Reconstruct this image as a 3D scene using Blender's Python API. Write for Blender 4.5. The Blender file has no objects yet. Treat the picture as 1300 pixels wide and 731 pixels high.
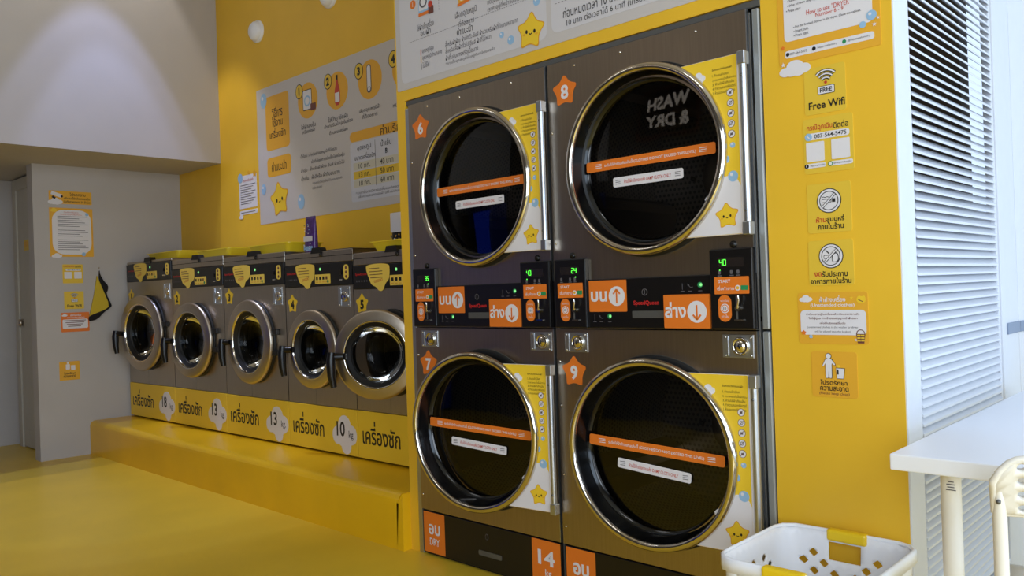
import bpy, bmesh, math, random
from mathutils import Matrix, Vector
random.seed(4)
sc = bpy.context.scene
COL = sc.collection
R = math.radians

# ------------------------------------------------------------------ camera
cam_d = bpy.data.cameras.new('camera'); cam = bpy.data.objects.new('camera', cam_d); COL.objects.link(cam)
def cam_axes(yaw, pitch, roll):
    f = Vector((-math.sin(yaw)*math.cos(pitch), math.cos(yaw)*math.cos(pitch), math.sin(pitch)))
    r = Vector((math.cos(yaw), math.sin(yaw), 0)); u = r.cross(f)
    c, s = math.cos(roll), math.sin(roll)
    return c*r + s*u, -s*r + c*u, f
_r, _u, _f = cam_axes(R(43.7267), R(.178), R(-1.9706))
cam.matrix_world = Matrix(((_r.x, _u.x, -_f.x, 2.74478), (_r.y, _u.y, -_f.y, -2.26614), (_r.z, _u.z, -_f.z, 1.12308), (0, 0, 0, 1)))
cam_d.sensor_width = 36; cam_d.sensor_fit = 'HORIZONTAL'; cam_d.lens = 1034.125/1300*36
cam_d.clip_start = .02
sc.camera = cam
sc.view_settings.view_transform = 'Standard'; sc.view_settings.look = 'None'
sc.view_settings.exposure = .13; sc.view_settings.gamma = 1; sc.view_settings.use_curve_mapping = False
# ------------------------------------------------------------------ world and lights
w = bpy.data.worlds.new('sky'); sc.world = w; w.use_nodes = True
bg = w.node_tree.nodes['Background']; bg.inputs[0].default_value = (.62, .78, 1, 1); bg.inputs[1].default_value = 1.2
def area(name, loc, target, sx, sy, power, color):
    d = bpy.data.lights.new(name, 'AREA'); d.shape = 'RECTANGLE'; d.size = sx; d.size_y = sy; d.energy = power; d.color = color
    o = bpy.data.objects.new(name, d); COL.objects.link(o); o.location = loc
    o.rotation_euler = (Vector(target)-Vector(loc)).to_track_quat('-Z', 'Y').to_euler(); return o
def spot(name, loc, target, power, angle, blend, color, size=.03):
    d = bpy.data.lights.new(name, 'SPOT'); d.energy = power; d.spot_size = R(angle); d.spot_blend = blend; d.color = color; d.shadow_soft_size = size
    o = bpy.data.objects.new(name, d); COL.objects.link(o); o.location = loc
    o.rotation_euler = (Vector(target)-Vector(loc)).to_track_quat('-Z', 'Y').to_euler(); return o
area('daylight_shopfront', (5.2, -1.0, 1.75), (0, -.8, 1.1), 5.0, 2.9, 116, (.66, .82, 1))
area('daylight_entrance', (3.6, -4.45, 1.7), (1.7, 0, .9), 2.6, 2.6, 150, (.78, .88, 1))
area('ceiling_tube_light', (1.6, -2.3, 4.36), (1.6, -2.3, 0), 1.2, .12, 10, (.9, .94, 1))
area('ceiling_tube_light', (-1.6, -2.3, 4.36), (-1.6, -2.3, 0), 1.2, .12, 6, (.9, .94, 1))
spot('downlight_wide', (-2.62, -.17, 4.34), (-2.62, -.17, 0), 105, 47, .12, (.42, .52, 1))
spot('downlight_narrow', (-2.62, -.12, 4.34), (-2.62, -.12, 0), 100, 40, .2, (.40, .52, 1))
spot('downlight_spill', (-2.96, -.14, 4.36), (-2.96, -.14, 0), 90, 61, .25, (1, .96, .9))

# ------------------------------------------------------------------ materials
def lin(c):
    return tuple(((v/255)/12.92 if v/255 <= .04045 else ((v/255+.055)/1.055)**2.4) for v in c)
def mat(name, rgb, rough=.5, metal=0., spec=.5, coat=0., noise=0., nscale=20, bump=0., emit=None, estr=0., nvec=(1, 1, 1)):
    m = bpy.data.materials.new(name); m.use_nodes = True; nt = m.node_tree; b = nt.nodes['Principled BSDF']
    c = lin(rgb)+(1,)
    b.inputs['Base Color'].default_value = c; b.inputs['Roughness'].default_value = rough; b.inputs['Metallic'].default_value = metal
    b.inputs['Specular IOR Level'].default_value = spec; b.inputs['Coat Weight'].default_value = coat; b.inputs['Coat Roughness'].default_value = .12
    if emit: b.inputs['Emission Color'].default_value = lin(emit)+(1,); b.inputs['Emission Strength'].default_value = estr
    if noise or bump:
        tc = nt.nodes.new('ShaderNodeTexCoord'); mp = nt.nodes.new('ShaderNodeMapping'); mp.inputs['Scale'].default_value = nvec
        n = nt.nodes.new('ShaderNodeTexNoise'); n.inputs['Scale'].default_value = nscale; n.inputs['Detail'].default_value = 4
        nt.links.new(tc.outputs['Object'], mp.inputs[0]); nt.links.new(mp.outputs[0], n.inputs['Vector'])
        if noise:
            r = nt.nodes.new('ShaderNodeValToRGB'); r.color_ramp.elements[0].position = .3; r.color_ramp.elements[1].position = .7
            r.color_ramp.elements[0].color = tuple(v*(1-noise) for v in c[:3])+(1,); r.color_ramp.elements[1].color = tuple(min(1, v*(1+noise*.6)) for v in c[:3])+(1,)
            nt.links.new(n.outputs['Fac'], r.inputs[0]); nt.links.new(r.outputs[0], b.inputs['Base Color'])
        if bump:
            bp = nt.nodes.new('ShaderNodeBump'); bp.inputs['Strength'].default_value = bump; bp.inputs['Distance'].default_value = .01
            nt.links.new(n.outputs['Fac'], bp.inputs['Height']); nt.links.new(bp.outputs[0], b.inputs['Normal'])
    return m
YWALL = mat('yellow_wall_paint', (236, 187, 46), .45, noise=.05, nscale=3)
YFLOOR = mat('yellow_floor_paint', (226, 188, 52), .34, spec=.5, noise=.10, nscale=1.7, bump=.03)
YPLAT = mat('yellow_platform_paint', (238, 186, 20), .28, spec=.55, noise=.07, nscale=3)
WWALL = mat('white_wall_paint', (186, 180, 177), .8, noise=.03, nscale=4)
CEIL = mat('ceiling_paint', (190, 184, 174), .85, noise=.02, nscale=4)
DARKW = mat('grey_wall_paint', (95, 90, 88), .8, noise=.03)
GROUND = mat('concrete_ground', (150, 150, 150), .9, noise=.1)
WPAINT = mat('white_gloss_paint', (206, 208, 214), .4, noise=.02)
WPLAS = mat('white_plastic', (243, 244, 250), .38)
CREAM = mat('cream_plastic', (236, 230, 218), .4, noise=.03, nscale=9)
STEEL = mat('brushed_steel', (178, 164, 147), .33, 1, noise=.06, nscale=14, nvec=(14, 14, .5))
STEEL2 = mat('washer_steel', (184, 174, 160), .36, 1, noise=.07, nscale=12, nvec=(14, 14, .5))
RINGM = mat('satin_ring_steel', (196, 184, 168), .36, 1, noise=.03, nscale=30)
CHROME = mat('chrome', (215, 208, 196), .09, 1)
ALU = mat('aluminium', (196, 200, 206), .38, 1)
STRIPM = mat('grey_strip_metal', (158, 160, 158), .45, .5)
GREYM = mat('grey_trim_metal', (110, 110, 108), .45, .6)
BLACK = mat('black_plastic', (16, 14, 15), .32)
BLACKM = mat('black_rubber', (12, 12, 13), .55)
GLOSSB = mat('gloss_black_bezel', (9, 9, 10), .12)
SHADOWG = mat('dark_gap', (14, 13, 12), .8)
ORANGE = mat('orange_print', (228, 120, 36), .45)
PYEL = mat('yellow_print', (240, 200, 48), .45)
PGOLD = mat('golden_print', (224, 160, 28), .45)
PLEM = mat('lemon_print', (228, 190, 56), .5)
PSTK = mat('pale_yellow_print', (246, 212, 92), .5)
PORA = mat('amber_print', (230, 170, 44), .5)
PWHITE = mat('white_print', (226, 222, 226), .5)
VINYL = mat('poster_vinyl', (200, 193, 190), .45)
PBLUE = mat('pale_blue_print', (150, 188, 222), .45)
PBLACK = mat('black_print', (24, 22, 24), .5)
PGREY = mat('grey_print', (96, 92, 96), .5)
PRED = mat('red_print', (196, 62, 40), .5)
PBROWN = mat('brown_print', (110, 62, 52), .5)
PGREEN = mat('green_print', (40, 140, 84), .5)
LOGO = mat('red_logo_print', (200, 40, 40), .5)
LED = mat('green_led', (20, 40, 18), .4, emit=(90, 255, 70), estr=1.5)
LEDW = mat('pale_green_led', (20, 40, 18), .4, emit=(150, 255, 150), estr=.9)
DISP = mat('display_window', (38, 32, 30), .2)
TRAY = mat('yellow_tray_plastic', (244, 214, 44), .35)
HANDY = mat('yellow_handle_plastic', (238, 200, 30), .4)
PURPLE = mat('purple_film', (88, 52, 128), .3, noise=.45, nscale=60)
CLOTHY = mat('yellow_cloth', (206, 176, 50), .95, bump=.3, nscale=200)
CLOTHB = mat('black_cloth', (22, 20, 24), .95, bump=.3, nscale=200)
DOORP = mat('door_paint', (186, 180, 168), .55, noise=.02)
BRASS = mat('brass', (170, 130, 70), .3, 1)
HINGE = mat('blue_grey_hinge', (132, 144, 164), .45, .5)
TUBE = mat('lamp_diffuser', (255, 250, 240), .5, emit=(255, 248, 235), estr=4)
def glass_mat(name, tint, ior=1.5):
    m = bpy.data.materials.new(name); m.use_nodes = True; nt = m.node_tree; nt.nodes.clear()
    o = nt.nodes.new('ShaderNodeOutputMaterial'); mx = nt.nodes.new('ShaderNodeMixShader'); f = nt.nodes.new('ShaderNodeFresnel'); f.inputs[0].default_value = ior
    t = nt.nodes.new('ShaderNodeBsdfTransparent'); t.inputs[0].default_value = tint+(1,)
    g = nt.nodes.new('ShaderNodeBsdfGlossy'); g.inputs['Roughness'].default_value = .02; g.inputs[0].default_value = (.9, .9, .9, 1)
    nt.links.new(f.outputs[0], mx.inputs[0]); nt.links.new(t.outputs[0], mx.inputs[1]); nt.links.new(g.outputs[0], mx.inputs[2]); nt.links.new(mx.outputs[0], o.inputs[0]); return m
GLASS = glass_mat('tinted_door_glass', (.5, .49, .48))
GLASSW = glass_mat('washer_door_glass', (.30, .30, .30), 1.2)
def drum_mat(name, wall, pitch, hole):
    # perforated steel: dots laid out round the drum's own axis
    m = mat(name, (120, 114, 108), .35, .9); nt = m.node_tree; b = nt.nodes['Principled BSDF']
    tc = nt.nodes.new('ShaderNodeTexCoord'); sp = nt.nodes.new('ShaderNodeSeparateXYZ'); nt.links.new(tc.outputs['Object'], sp.inputs[0])
    def mth(op, a, b_=None):
        n = nt.nodes.new('ShaderNodeMath'); n.operation = op
        for i, v in enumerate((a, b_)):
            if v is None: continue
            if isinstance(v, (int, float)): n.inputs[i].default_value = v
            else: nt.links.new(v, n.inputs[i])
        return n.outputs[0]
    if wall:
        u = mth('MULTIPLY', mth('ARCTAN2', sp.outputs[2], sp.outputs[0]), .34); v = sp.outputs[1]
    else: u, v = sp.outputs[0], sp.outputs[2]
    v1 = mth('DIVIDE', v, pitch); row = mth('FLOOR', v1); off = mth('MULTIPLY', mth('FLOORED_MODULO', row, 2), .5)
    u1 = mth('ADD', mth('DIVIDE', u, pitch), off)
    fu = mth('SUBTRACT', mth('FRACT', u1), .5); fv = mth('SUBTRACT', mth('FRACT', v1), .5)
    d = mth('SQRT', mth('ADD', mth('MULTIPLY', fu, fu), mth('MULTIPLY', fv, fv)))
    k = mth('LESS_THAN', d, hole)
    mx = nt.nodes.new('ShaderNodeMix'); mx.data_type = 'RGBA'; nt.links.new(k, mx.inputs[0]); mx.inputs[6].default_value = lin((116, 110, 104))+(1,); mx.inputs[7].default_value = (.004, .004, .004, 1)
    nt.links.new(mx.outputs[2], b.inputs['Base Color']); nt.links.new(mth('SUBTRACT', .9, mth('MULTIPLY', k, .9)), b.inputs['Metallic']); return m
DRUMW = drum_mat('perforated_drum_wall', True, .016, .3); DRUMB = drum_mat('perforated_drum_back', False, .02, .3)

# ------------------------------------------------------------------ mesh builder
_tcache = {}
UPPER = '\u0e34\u0e35\u0e36\u0e37\u0e31\u0e47'; TONE = '\u0e48\u0e49\u0e4a\u0e4b\u0e4c'
def _raw(s, bold):
    c = bpy.data.curves.new('txt', 'FONT'); c.body = s; c.resolution_u = 3; c.offset = bold; c.fill_mode = 'FRONT'
    o = bpy.data.objects.new('txt', c); m = o.to_mesh()
    V = [(v.co.x, v.co.y) for v in m.vertices]; F = [tuple(p.vertices) for p in m.polygons]
    o.to_mesh_clear(); bpy.data.objects.remove(o); bpy.data.curves.remove(c); return V, F
def text_geom(s, bold=0.):
    k = (s, bold)
    if k in _tcache: return _tcache[k]
    base = ''; marks = []
    for i, ch in enumerate(s):
        if ch in TONE and i and s[i-1] in UPPER: marks.append((i, ch))
        else: base += ch
    V, F = _raw(base, bold)
    for i, ch in marks:
        pre = ''.join(c for c in s[:i] if c not in UPPER and c not in TONE)
        v2, f2 = _raw(pre+ch, bold)
        par = list(range(len(v2)))
        def find(a):
            while par[a] != a: par[a] = par[par[a]]; a = par[a]
            return a
        for f in f2:
            for a in f[1:]: par[find(a)] = find(f[0])
        low = {}
        for a in range(len(v2)): low[find(a)] = min(low.get(find(a), 9), v2[a][1])
        used = {}
        for f in f2:
            if low[find(f[0])] > .45:
                for a in f:
                    if a not in used: used[a] = len(V); V.append((v2[a][0], v2[a][1]+.2))
                F.append(tuple(used[a] for a in f))
    _tcache[k] = (V, F); return V, F

class MB:
    def __init__(s, ox=0, oy=0, oz=0): s.V = []; s.F = []; s.M = []; s.S = []; s.mats = []; s.o = (ox, oy, oz); s.calls = []
    def mi(s, m):
        if m not in s.mats: s.mats.append(m)
        return s.mats.index(m)
    def add(s, V, F, m, smooth=False):
        s.calls.append((V, F, m, smooth)); n = len(s.V); k = s.mi(m); s.V += [tuple(v) for v in V]
        for f in F: s.F.append(tuple(n+i for i in f)); s.M.append(k); s.S.append(smooth)
        return s
    def box(s, x0, x1, y0, y1, z0, z1, m, c=0.):
        if c <= 0:
            V = [(x, y, z) for x in (x0, x1) for y in (y0, y1) for z in (z0, z1)]
            return s.add(V, [(0, 1, 3, 2), (4, 6, 7, 5), (0, 4, 5, 1), (2, 3, 7, 6), (0, 2, 6, 4), (1, 5, 7, 3)], m)
        bm = bmesh.new(); bmesh.ops.create_cube(bm, size=1)
        for v in bm.verts: v.co = ((x0+x1)/2+v.co.x*(x1-x0), (y0+y1)/2+v.co.y*(y1-y0), (z0+z1)/2+v.co.z*(z1-z0))
        bmesh.ops.bevel(bm, geom=bm.edges[:], offset=c, segments=2, affect='EDGES', profile=.5)
        bm.verts.index_update(); s.add([v.co[:] for v in bm.verts], [[v.index for v in f.verts] for f in bm.faces], m); bm.free(); return s
    def prism(s, P, y0, y1, m):
        n = len(P); V = [(p[0], y0, p[1]) for p in P]+[(p[0], y1, p[1]) for p in P]
        F = [tuple(range(n)), tuple(range(2*n-1, n-1, -1))]+[(i, (i+1) % n, n+(i+1) % n, n+i) for i in range(n)]
        return s.add(V, F, m)
    def flat(s, P, y, m): return s.prism(P, y, y+.0004, m)
    def rrect(s, x0, x1, z0, z1, r, y, m, t=.0004): return s.prism(rr(x0, x1, z0, z1, r), y, y+t, m)
    def disc(s, cx, cz, r, y, m, t=.0004, rz=None, n=28): return s.prism(ell(cx, cz, r, rz or r, n), y, y+t, m)
    def ringf(s, cx, cz, r0, r1, y, m, n=32):
        V = []; F = []
        for i in range(n):
            a = 2*math.pi*i/n
            for r in (r0, r1): V.append((cx+r*math.cos(a), y, cz+r*math.sin(a)))
        for i in range(n): j = (i+1) % n; F.append((2*i, 2*i+1, 2*j+1, 2*j))
        return s.add(V, F, m)
    def line(s, x0, z0, x1, z1, wd, y, m):
        d = Vector((x1-x0, z1-z0)); L = d.length or 1; nx, nz = -d.y/L*wd/2, d.x/L*wd/2
        return s.flat([(x0+nx, z0+nz), (x1+nx, z1+nz), (x1-nx, z1-nz), (x0-nx, z0-nz)], y, m)
    def lathe(s, prof, cx, cz, m, n=72, smooth=True, closed=False):
        V = []; k = len(prof)
        for i in range(n):
            a = 2*math.pi*i/n
            for r, y in prof: V.append((cx+r*math.cos(a), y, cz+r*math.sin(a)))
        F = []
        for i in range(n):
            j = (i+1) % n
            for q in range(k if closed else k-1): q2 = (q+1) % k; F.append((i*k+q, i*k+q2, j*k+q2, j*k+q))
        return s.add(V, F, m, smooth)
    def tube(s, pts, r, m, n=10, cap=True):
        pts = [Vector(p) for p in pts]; V = []; F = []; k = len(pts)
        rs = r if isinstance(r, (list, tuple)) else [r]*k
        up = None
        for i, p in enumerate(pts):
            d = (pts[min(i+1, k-1)]-pts[max(i-1, 0)]).normalized()
            if up is None: up = d.orthogonal().normalized()
            a = (up-d*up.dot(d)).normalized(); up = a; b = d.cross(a)
            for j in range(n):
                t = 2*math.pi*j/n; V.append(tuple(p+rs[i]*(a*math.cos(t)+b*math.sin(t))))
        for i in range(k-1):
            for j in range(n): j2 = (j+1) % n; F.append((i*n+j, i*n+j2, (i+1)*n+j2, (i+1)*n+j))
        s.add(V, F, m, True)
        if cap: s.add(V[:n], [tuple(range(n))], m); s.add(V[-n:], [tuple(range(n))], m)
        return s
    def text(s, t, x, z, y, m, h=None, w=None, al='c', bold=.0, rot=0., sx=1.):
        V, F = text_geom(t, bold)
        if not V: return s
        x0 = min(v[0] for v in V); x1 = max(v[0] for v in V); z0 = min(v[1] for v in V); z1 = max(v[1] for v in V)
        if w and h: kx, kz = w/(x1-x0), h/(z1-z0)
        elif w: kx = kz = w/(x1-x0)
        else: kz = h/(z1-z0); kx = kz*sx
        bx = {'c': (x0+x1)/2, 'l': x0, 'r': x1}[al]; bz = (z0+z1)/2; ca, sa = math.cos(rot), math.sin(rot)
        W = []
        for a, b in V:
            a = (a-bx)*kx; b = (b-bz)*kz; W.append((x+a*ca-b*sa, y, z+a*sa+b*ca))
        return s.add(W, F, m)
    def hole_plate(s, x0, x1, z0, z1, cx, cz, r, y0, y1, m, n=72):
        def edge(a):
            dx, dz = math.cos(a), math.sin(a); t = 9
            if dx > 1e-6: t = min(t, (x1-cx)/dx)
            if dx < -1e-6: t = min(t, (x0-cx)/dx)
            if dz > 1e-6: t = min(t, (z1-cz)/dz)
            if dz < -1e-6: t = min(t, (z0-cz)/dz)
            return cx+dx*t, cz+dz*t
        A = sorted([2*math.pi*i/n for i in range(n)]+[math.atan2(zz-cz, xx-cx) % (2*math.pi) for xx in (x0, x1) for zz in (z0, z1)])
        V = []; F = []; k = len(A)
        for a in A:
            ex, ez = edge(a); ix, iz = cx+r*math.cos(a), cz+r*math.sin(a)
            V += [(ix, y0, iz), (ex, y0, ez), (ex, y1, ez), (ix, y1, iz)]
        for i in range(k):
            j = (i+1) % k
            for q in range(4): q2 = (q+1) % 4; F.append((4*i+q, 4*i+q2, 4*j+q2, 4*j+q))
        return s.add(V, F, m)
    def split(s, name, parent, margin=0.):
        # one mesh per printed piece: strokes that touch stay together
        B = [(min(v[0] for v in c[0])-margin, max(v[0] for v in c[0])+margin, min(v[2] for v in c[0])-margin, max(v[2] for v in c[0])+margin) for c in s.calls]
        par = list(range(len(B)))
        def find(a):
            while par[a] != a: a = par[a]
            return a
        for i in range(len(B)):
            for j in range(i):
                if B[i][0] <= B[j][1] and B[j][0] <= B[i][1] and B[i][2] <= B[j][3] and B[j][2] <= B[i][3]: par[find(i)] = find(j)
        G = {}
        for i, c in enumerate(s.calls): G.setdefault(find(i), []).append(c)
        for g in G.values():
            q = MB(*s.o)
            for c in g: q.add(*c)
            q.build(name, parent)
    def build(s, name, parent=None, loc=None, kind=None, rotz=None):
        me = bpy.data.meshes.new(name)
        V = [(v[0]-s.o[0], v[1]-s.o[1], v[2]-s.o[2]) for v in s.V]
        me.from_pydata(V, [], s.F)
        for m in s.mats: me.materials.append(m)
        me.polygons.foreach_set('material_index', s.M); me.polygons.foreach_set('use_smooth', s.S)
        bm = bmesh.new(); bm.from_mesh(me); bmesh.ops.recalc_face_normals(bm, faces=bm.faces[:]); bm.to_mesh(me); bm.free(); me.update()
        o = bpy.data.objects.new(name, me); COL.objects.link(o)
        if parent: o.parent = parent
        if loc: o.location = loc
        elif not parent and any(s.o): o.location = s.o
        if rotz is not None: o.rotation_euler = (0, 0, rotz)
        if kind: o['kind'] = kind
        return o
def rr(x0, x1, z0, z1, r, n=5):
    P = []
    for cx, cz, a0 in ((x1-r, z1-r, 0), (x0+r, z1-r, 90), (x0+r, z0+r, 180), (x1-r, z0+r, 270)):
        for i in range(n+1): a = R(a0+90*i/n); P.append((cx+r*math.cos(a), cz+r*math.sin(a)))
    return P
def ell(cx, cz, rx, rz, n=28): return [(cx+rx*math.cos(2*math.pi*i/n), cz+rz*math.sin(2*math.pi*i/n)) for i in range(n)]
def chaikin(P, k=2, q=.25):
    for _ in range(k):
        Q = []
        for i in range(len(P)):
            a, b = P[i], P[(i+1) % len(P)]
            Q += [(a[0]*(1-q)+b[0]*q, a[1]*(1-q)+b[1]*q), (a[0]*q+b[0]*(1-q), a[1]*q+b[1]*(1-q))]
        P = Q
    return P
def star(cx, cz, r, inner=.56, rot=0., k=2, q=.2):
    P = []
    for i in range(10):
        a = R(90+36*i)+rot; rad = r if i % 2 == 0 else r*inner; P.append((cx+rad*math.cos(a), cz+rad*math.sin(a)))
    return chaikin(P, k, q)
def shift_mat(bmesh_pts): return bmesh_pts
def empty(name, loc=(0, 0, 0), rz=0., parent=None):
    o = bpy.data.objects.new(name, None); COL.objects.link(o); o.location = loc; o.rotation_euler = (0, 0, rz); o.empty_display_size = .05
    if parent: o.parent = parent
    return o
def tag(o, label, cat, group=None):
    o['label'] = label; o['category'] = cat
    if group: o['group'] = group
    return o
def struct(mb, name, label=None):
    o = mb.build(name, kind='structure')
    if label: o['label'] = label
    return o
def Y(k): return -(.002+.0006*k)
def cloud(mb, cx, cz, w, h, y, m):
    for i, (dx, dz, r) in enumerate(((-.3, -.12, .28), (0, .1, .36), (.28, -.08, .3), (-.1, -.16, .28), (.12, -.18, .28))):
        mb.prism(ell(cx+dx*w, cz+dz*h*1.3, r*w*.75, r*h*1.05, 22), y-.00015*i, y+.0004, m)
def happy_star(mb, cx, cz, r, y, rot=0.):
    mb.flat(star(cx, cz, r*1.06, .58, rot), y, PGOLD); mb.flat(star(cx, cz, r*.97, .58, rot), y-.0003, PYEL)
    c, s_ = math.cos(rot), math.sin(rot)
    def p(a, b): return cx+a*c*r-b*s_*r, cz+a*s_*r+b*c*r
    for a in (-.27, .27): q = p(a, -.02); mb.disc(q[0], q[1], r*.075, y-.0007, PBLACK, n=12, rz=r*.1)
    for a in (-.42, .42): q = p(a, -.16); mb.disc(q[0], q[1], r*.09, y-.0007, PORA, n=12, rz=r*.06)
    a, b, d = p(-.09, -.1), p(0, -.17), p(.09, -.1); mb.line(*a, *b, r*.05, y-.0007, PBLACK); mb.line(*b, *d, r*.05, y-.0007, PBLACK)
SEG = {'0': 'abcdef', '1': 'bc', '2': 'abged', '3': 'abgcd', '4': 'fgbc', '5': 'afgcd', '6': 'afgedc', '7': 'abc', '8': 'abcdefg', '9': 'abcdfg'}
def seven(mb, t, x, z, h, y, m):
    wd = h*.5; th = h*.14
    for ch in t:
        for g in SEG[ch]:
            x0, z0, x1, z1 = {'a': (0, h, wd, h), 'b': (wd, h, wd, h/2), 'c': (wd, h/2, wd, 0), 'd': (0, 0, wd, 0), 'e': (0, 0, 0, h/2), 'f': (0, h/2, 0, h), 'g': (0, h/2, wd, h/2)}[g]
            mb.line(x+x0, z+z0, x+x1, z+z1, th, y, m)
        x += h*.72

# ------------------------------------------------------------------ room shell
H = 4.4; XL = -4.87; XU = -3.119; XW = -3.836; ZS = 2.166; YB = .705; YR = -4.6
struct(MB().box(XL-.1, 6.5, YR-.1, 3.0, -.1, 0, YFLOOR), 'floor')
struct(MB().box(XL-.1, 5.4, YR-.1, 1.2, H, H+.1, CEIL), 'ceiling')
struct(MB().box(-.088, -.032, 0, YB+.1, 0, 1.966, YWALL).box(-.088, 1.632, 0, YB+.1, 1.966, H, YWALL).box(1.632, 2.0, 0, .1, 0, H, YWALL), 'wall_front')
struct(MB().box(XW-.1, -.088, YB, YB+.1, 0, H, YWALL).box(-.088, 1.95, YB+.1, YB+.2, 0, H, DARKW), 'wall_back')
struct(MB().box(XW-.12, XW, -.385, YB, 0, ZS, WWALL), 'wall_end')
struct(MB().box(XL, XU, YR, YB, ZS, H, WWALL), 'wall_upper')
struct(MB().box(XL-.1, XL, YR, YB, 0, ZS, WWALL).box(XL, XW-.12, -.2, -.1, 0, ZS, WWALL), 'wall_left')
struct(MB().box(XL-.1, 5.4, YR-.1, YR, 0, H, DARKW), 'wall_rear')
struct(MB().box(5.3, 5.4, YR, 1.2, 3.15, H, WWALL).box(5.3, 5.4, YR-.1, -3.6, 0, 3.15, WWALL), 'wall_right')
# plinth the washers stand on: rounded front edge, raking right end
def platform():
    prof = [(-.045, 0), (-.045, .205)]+[(-.005-.04*math.cos(a), .21+.04*math.sin(a)) for a in [R(15*i) for i in range(1, 7)]]+[(.0, .25), (YB, .25), (YB, 0)]
    mb = MB(); n = len(prof); V = []; xs = [(-3.835, -3.835), (-.135, -.100)]
    for i, (xa, xb) in enumerate(xs):
        for y, z in prof:
            if i == 0: x = xa+(.05 if False else 0)
            else: x = -.132 if y < 0 and z < .2 else (-.115 if y < -.01 else -.0885)
            V.append((x, y, z))
    F = [(i, (i+1) % n, n+(i+1) % n, n+i) for i in range(n)]+[tuple(range(n)), tuple(range(2*n-1, n-1, -1))]
    mb.add(V, F, YPLAT)
    mb.prism([(-.132, 0), (-.088, 0), (-.088, .25), (-.115, .215), (-.128, .205)], -.045, .0, YPLAT)
    return mb
struct(platform(), 'washer_platform', 'yellow painted concrete plinth under the washers')
# panelled door in the recess at far left
dl = struct(MB().box(-4.66, -3.98, -.262, -.222, .01, 2.06, DOORP).box(-4.60, -4.04, -.266, -.262, .15, .95, DOORP, .002).box(-4.60, -4.04, -.266, -.262, 1.1, 1.95, DOORP, .002), 'door_1', 'white door in the recess left of the notices')
k = MB(); k.lathe([(0, -.30), (.022, -.298), (.03, -.285), (.026, -.272), (.012, -.268), (.012, -.262)], -4.60, 1.0, RINGM, 24); k.lathe([(.03, -.266), (.03, -.262)], -4.60, 1.0, RINGM, 24); k.build('door_handle', dl)
struct(MB().box(-4.75, -4.66, -.275, -.2, 0, 2.15, DOORP, .006).box(-4.66, -3.96, -.275, -.2, 2.06, 2.15, DOORP, .006).box(XL, -4.75, -.24, -.2, 0, ZS, DOORP), 'trim_1')

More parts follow.
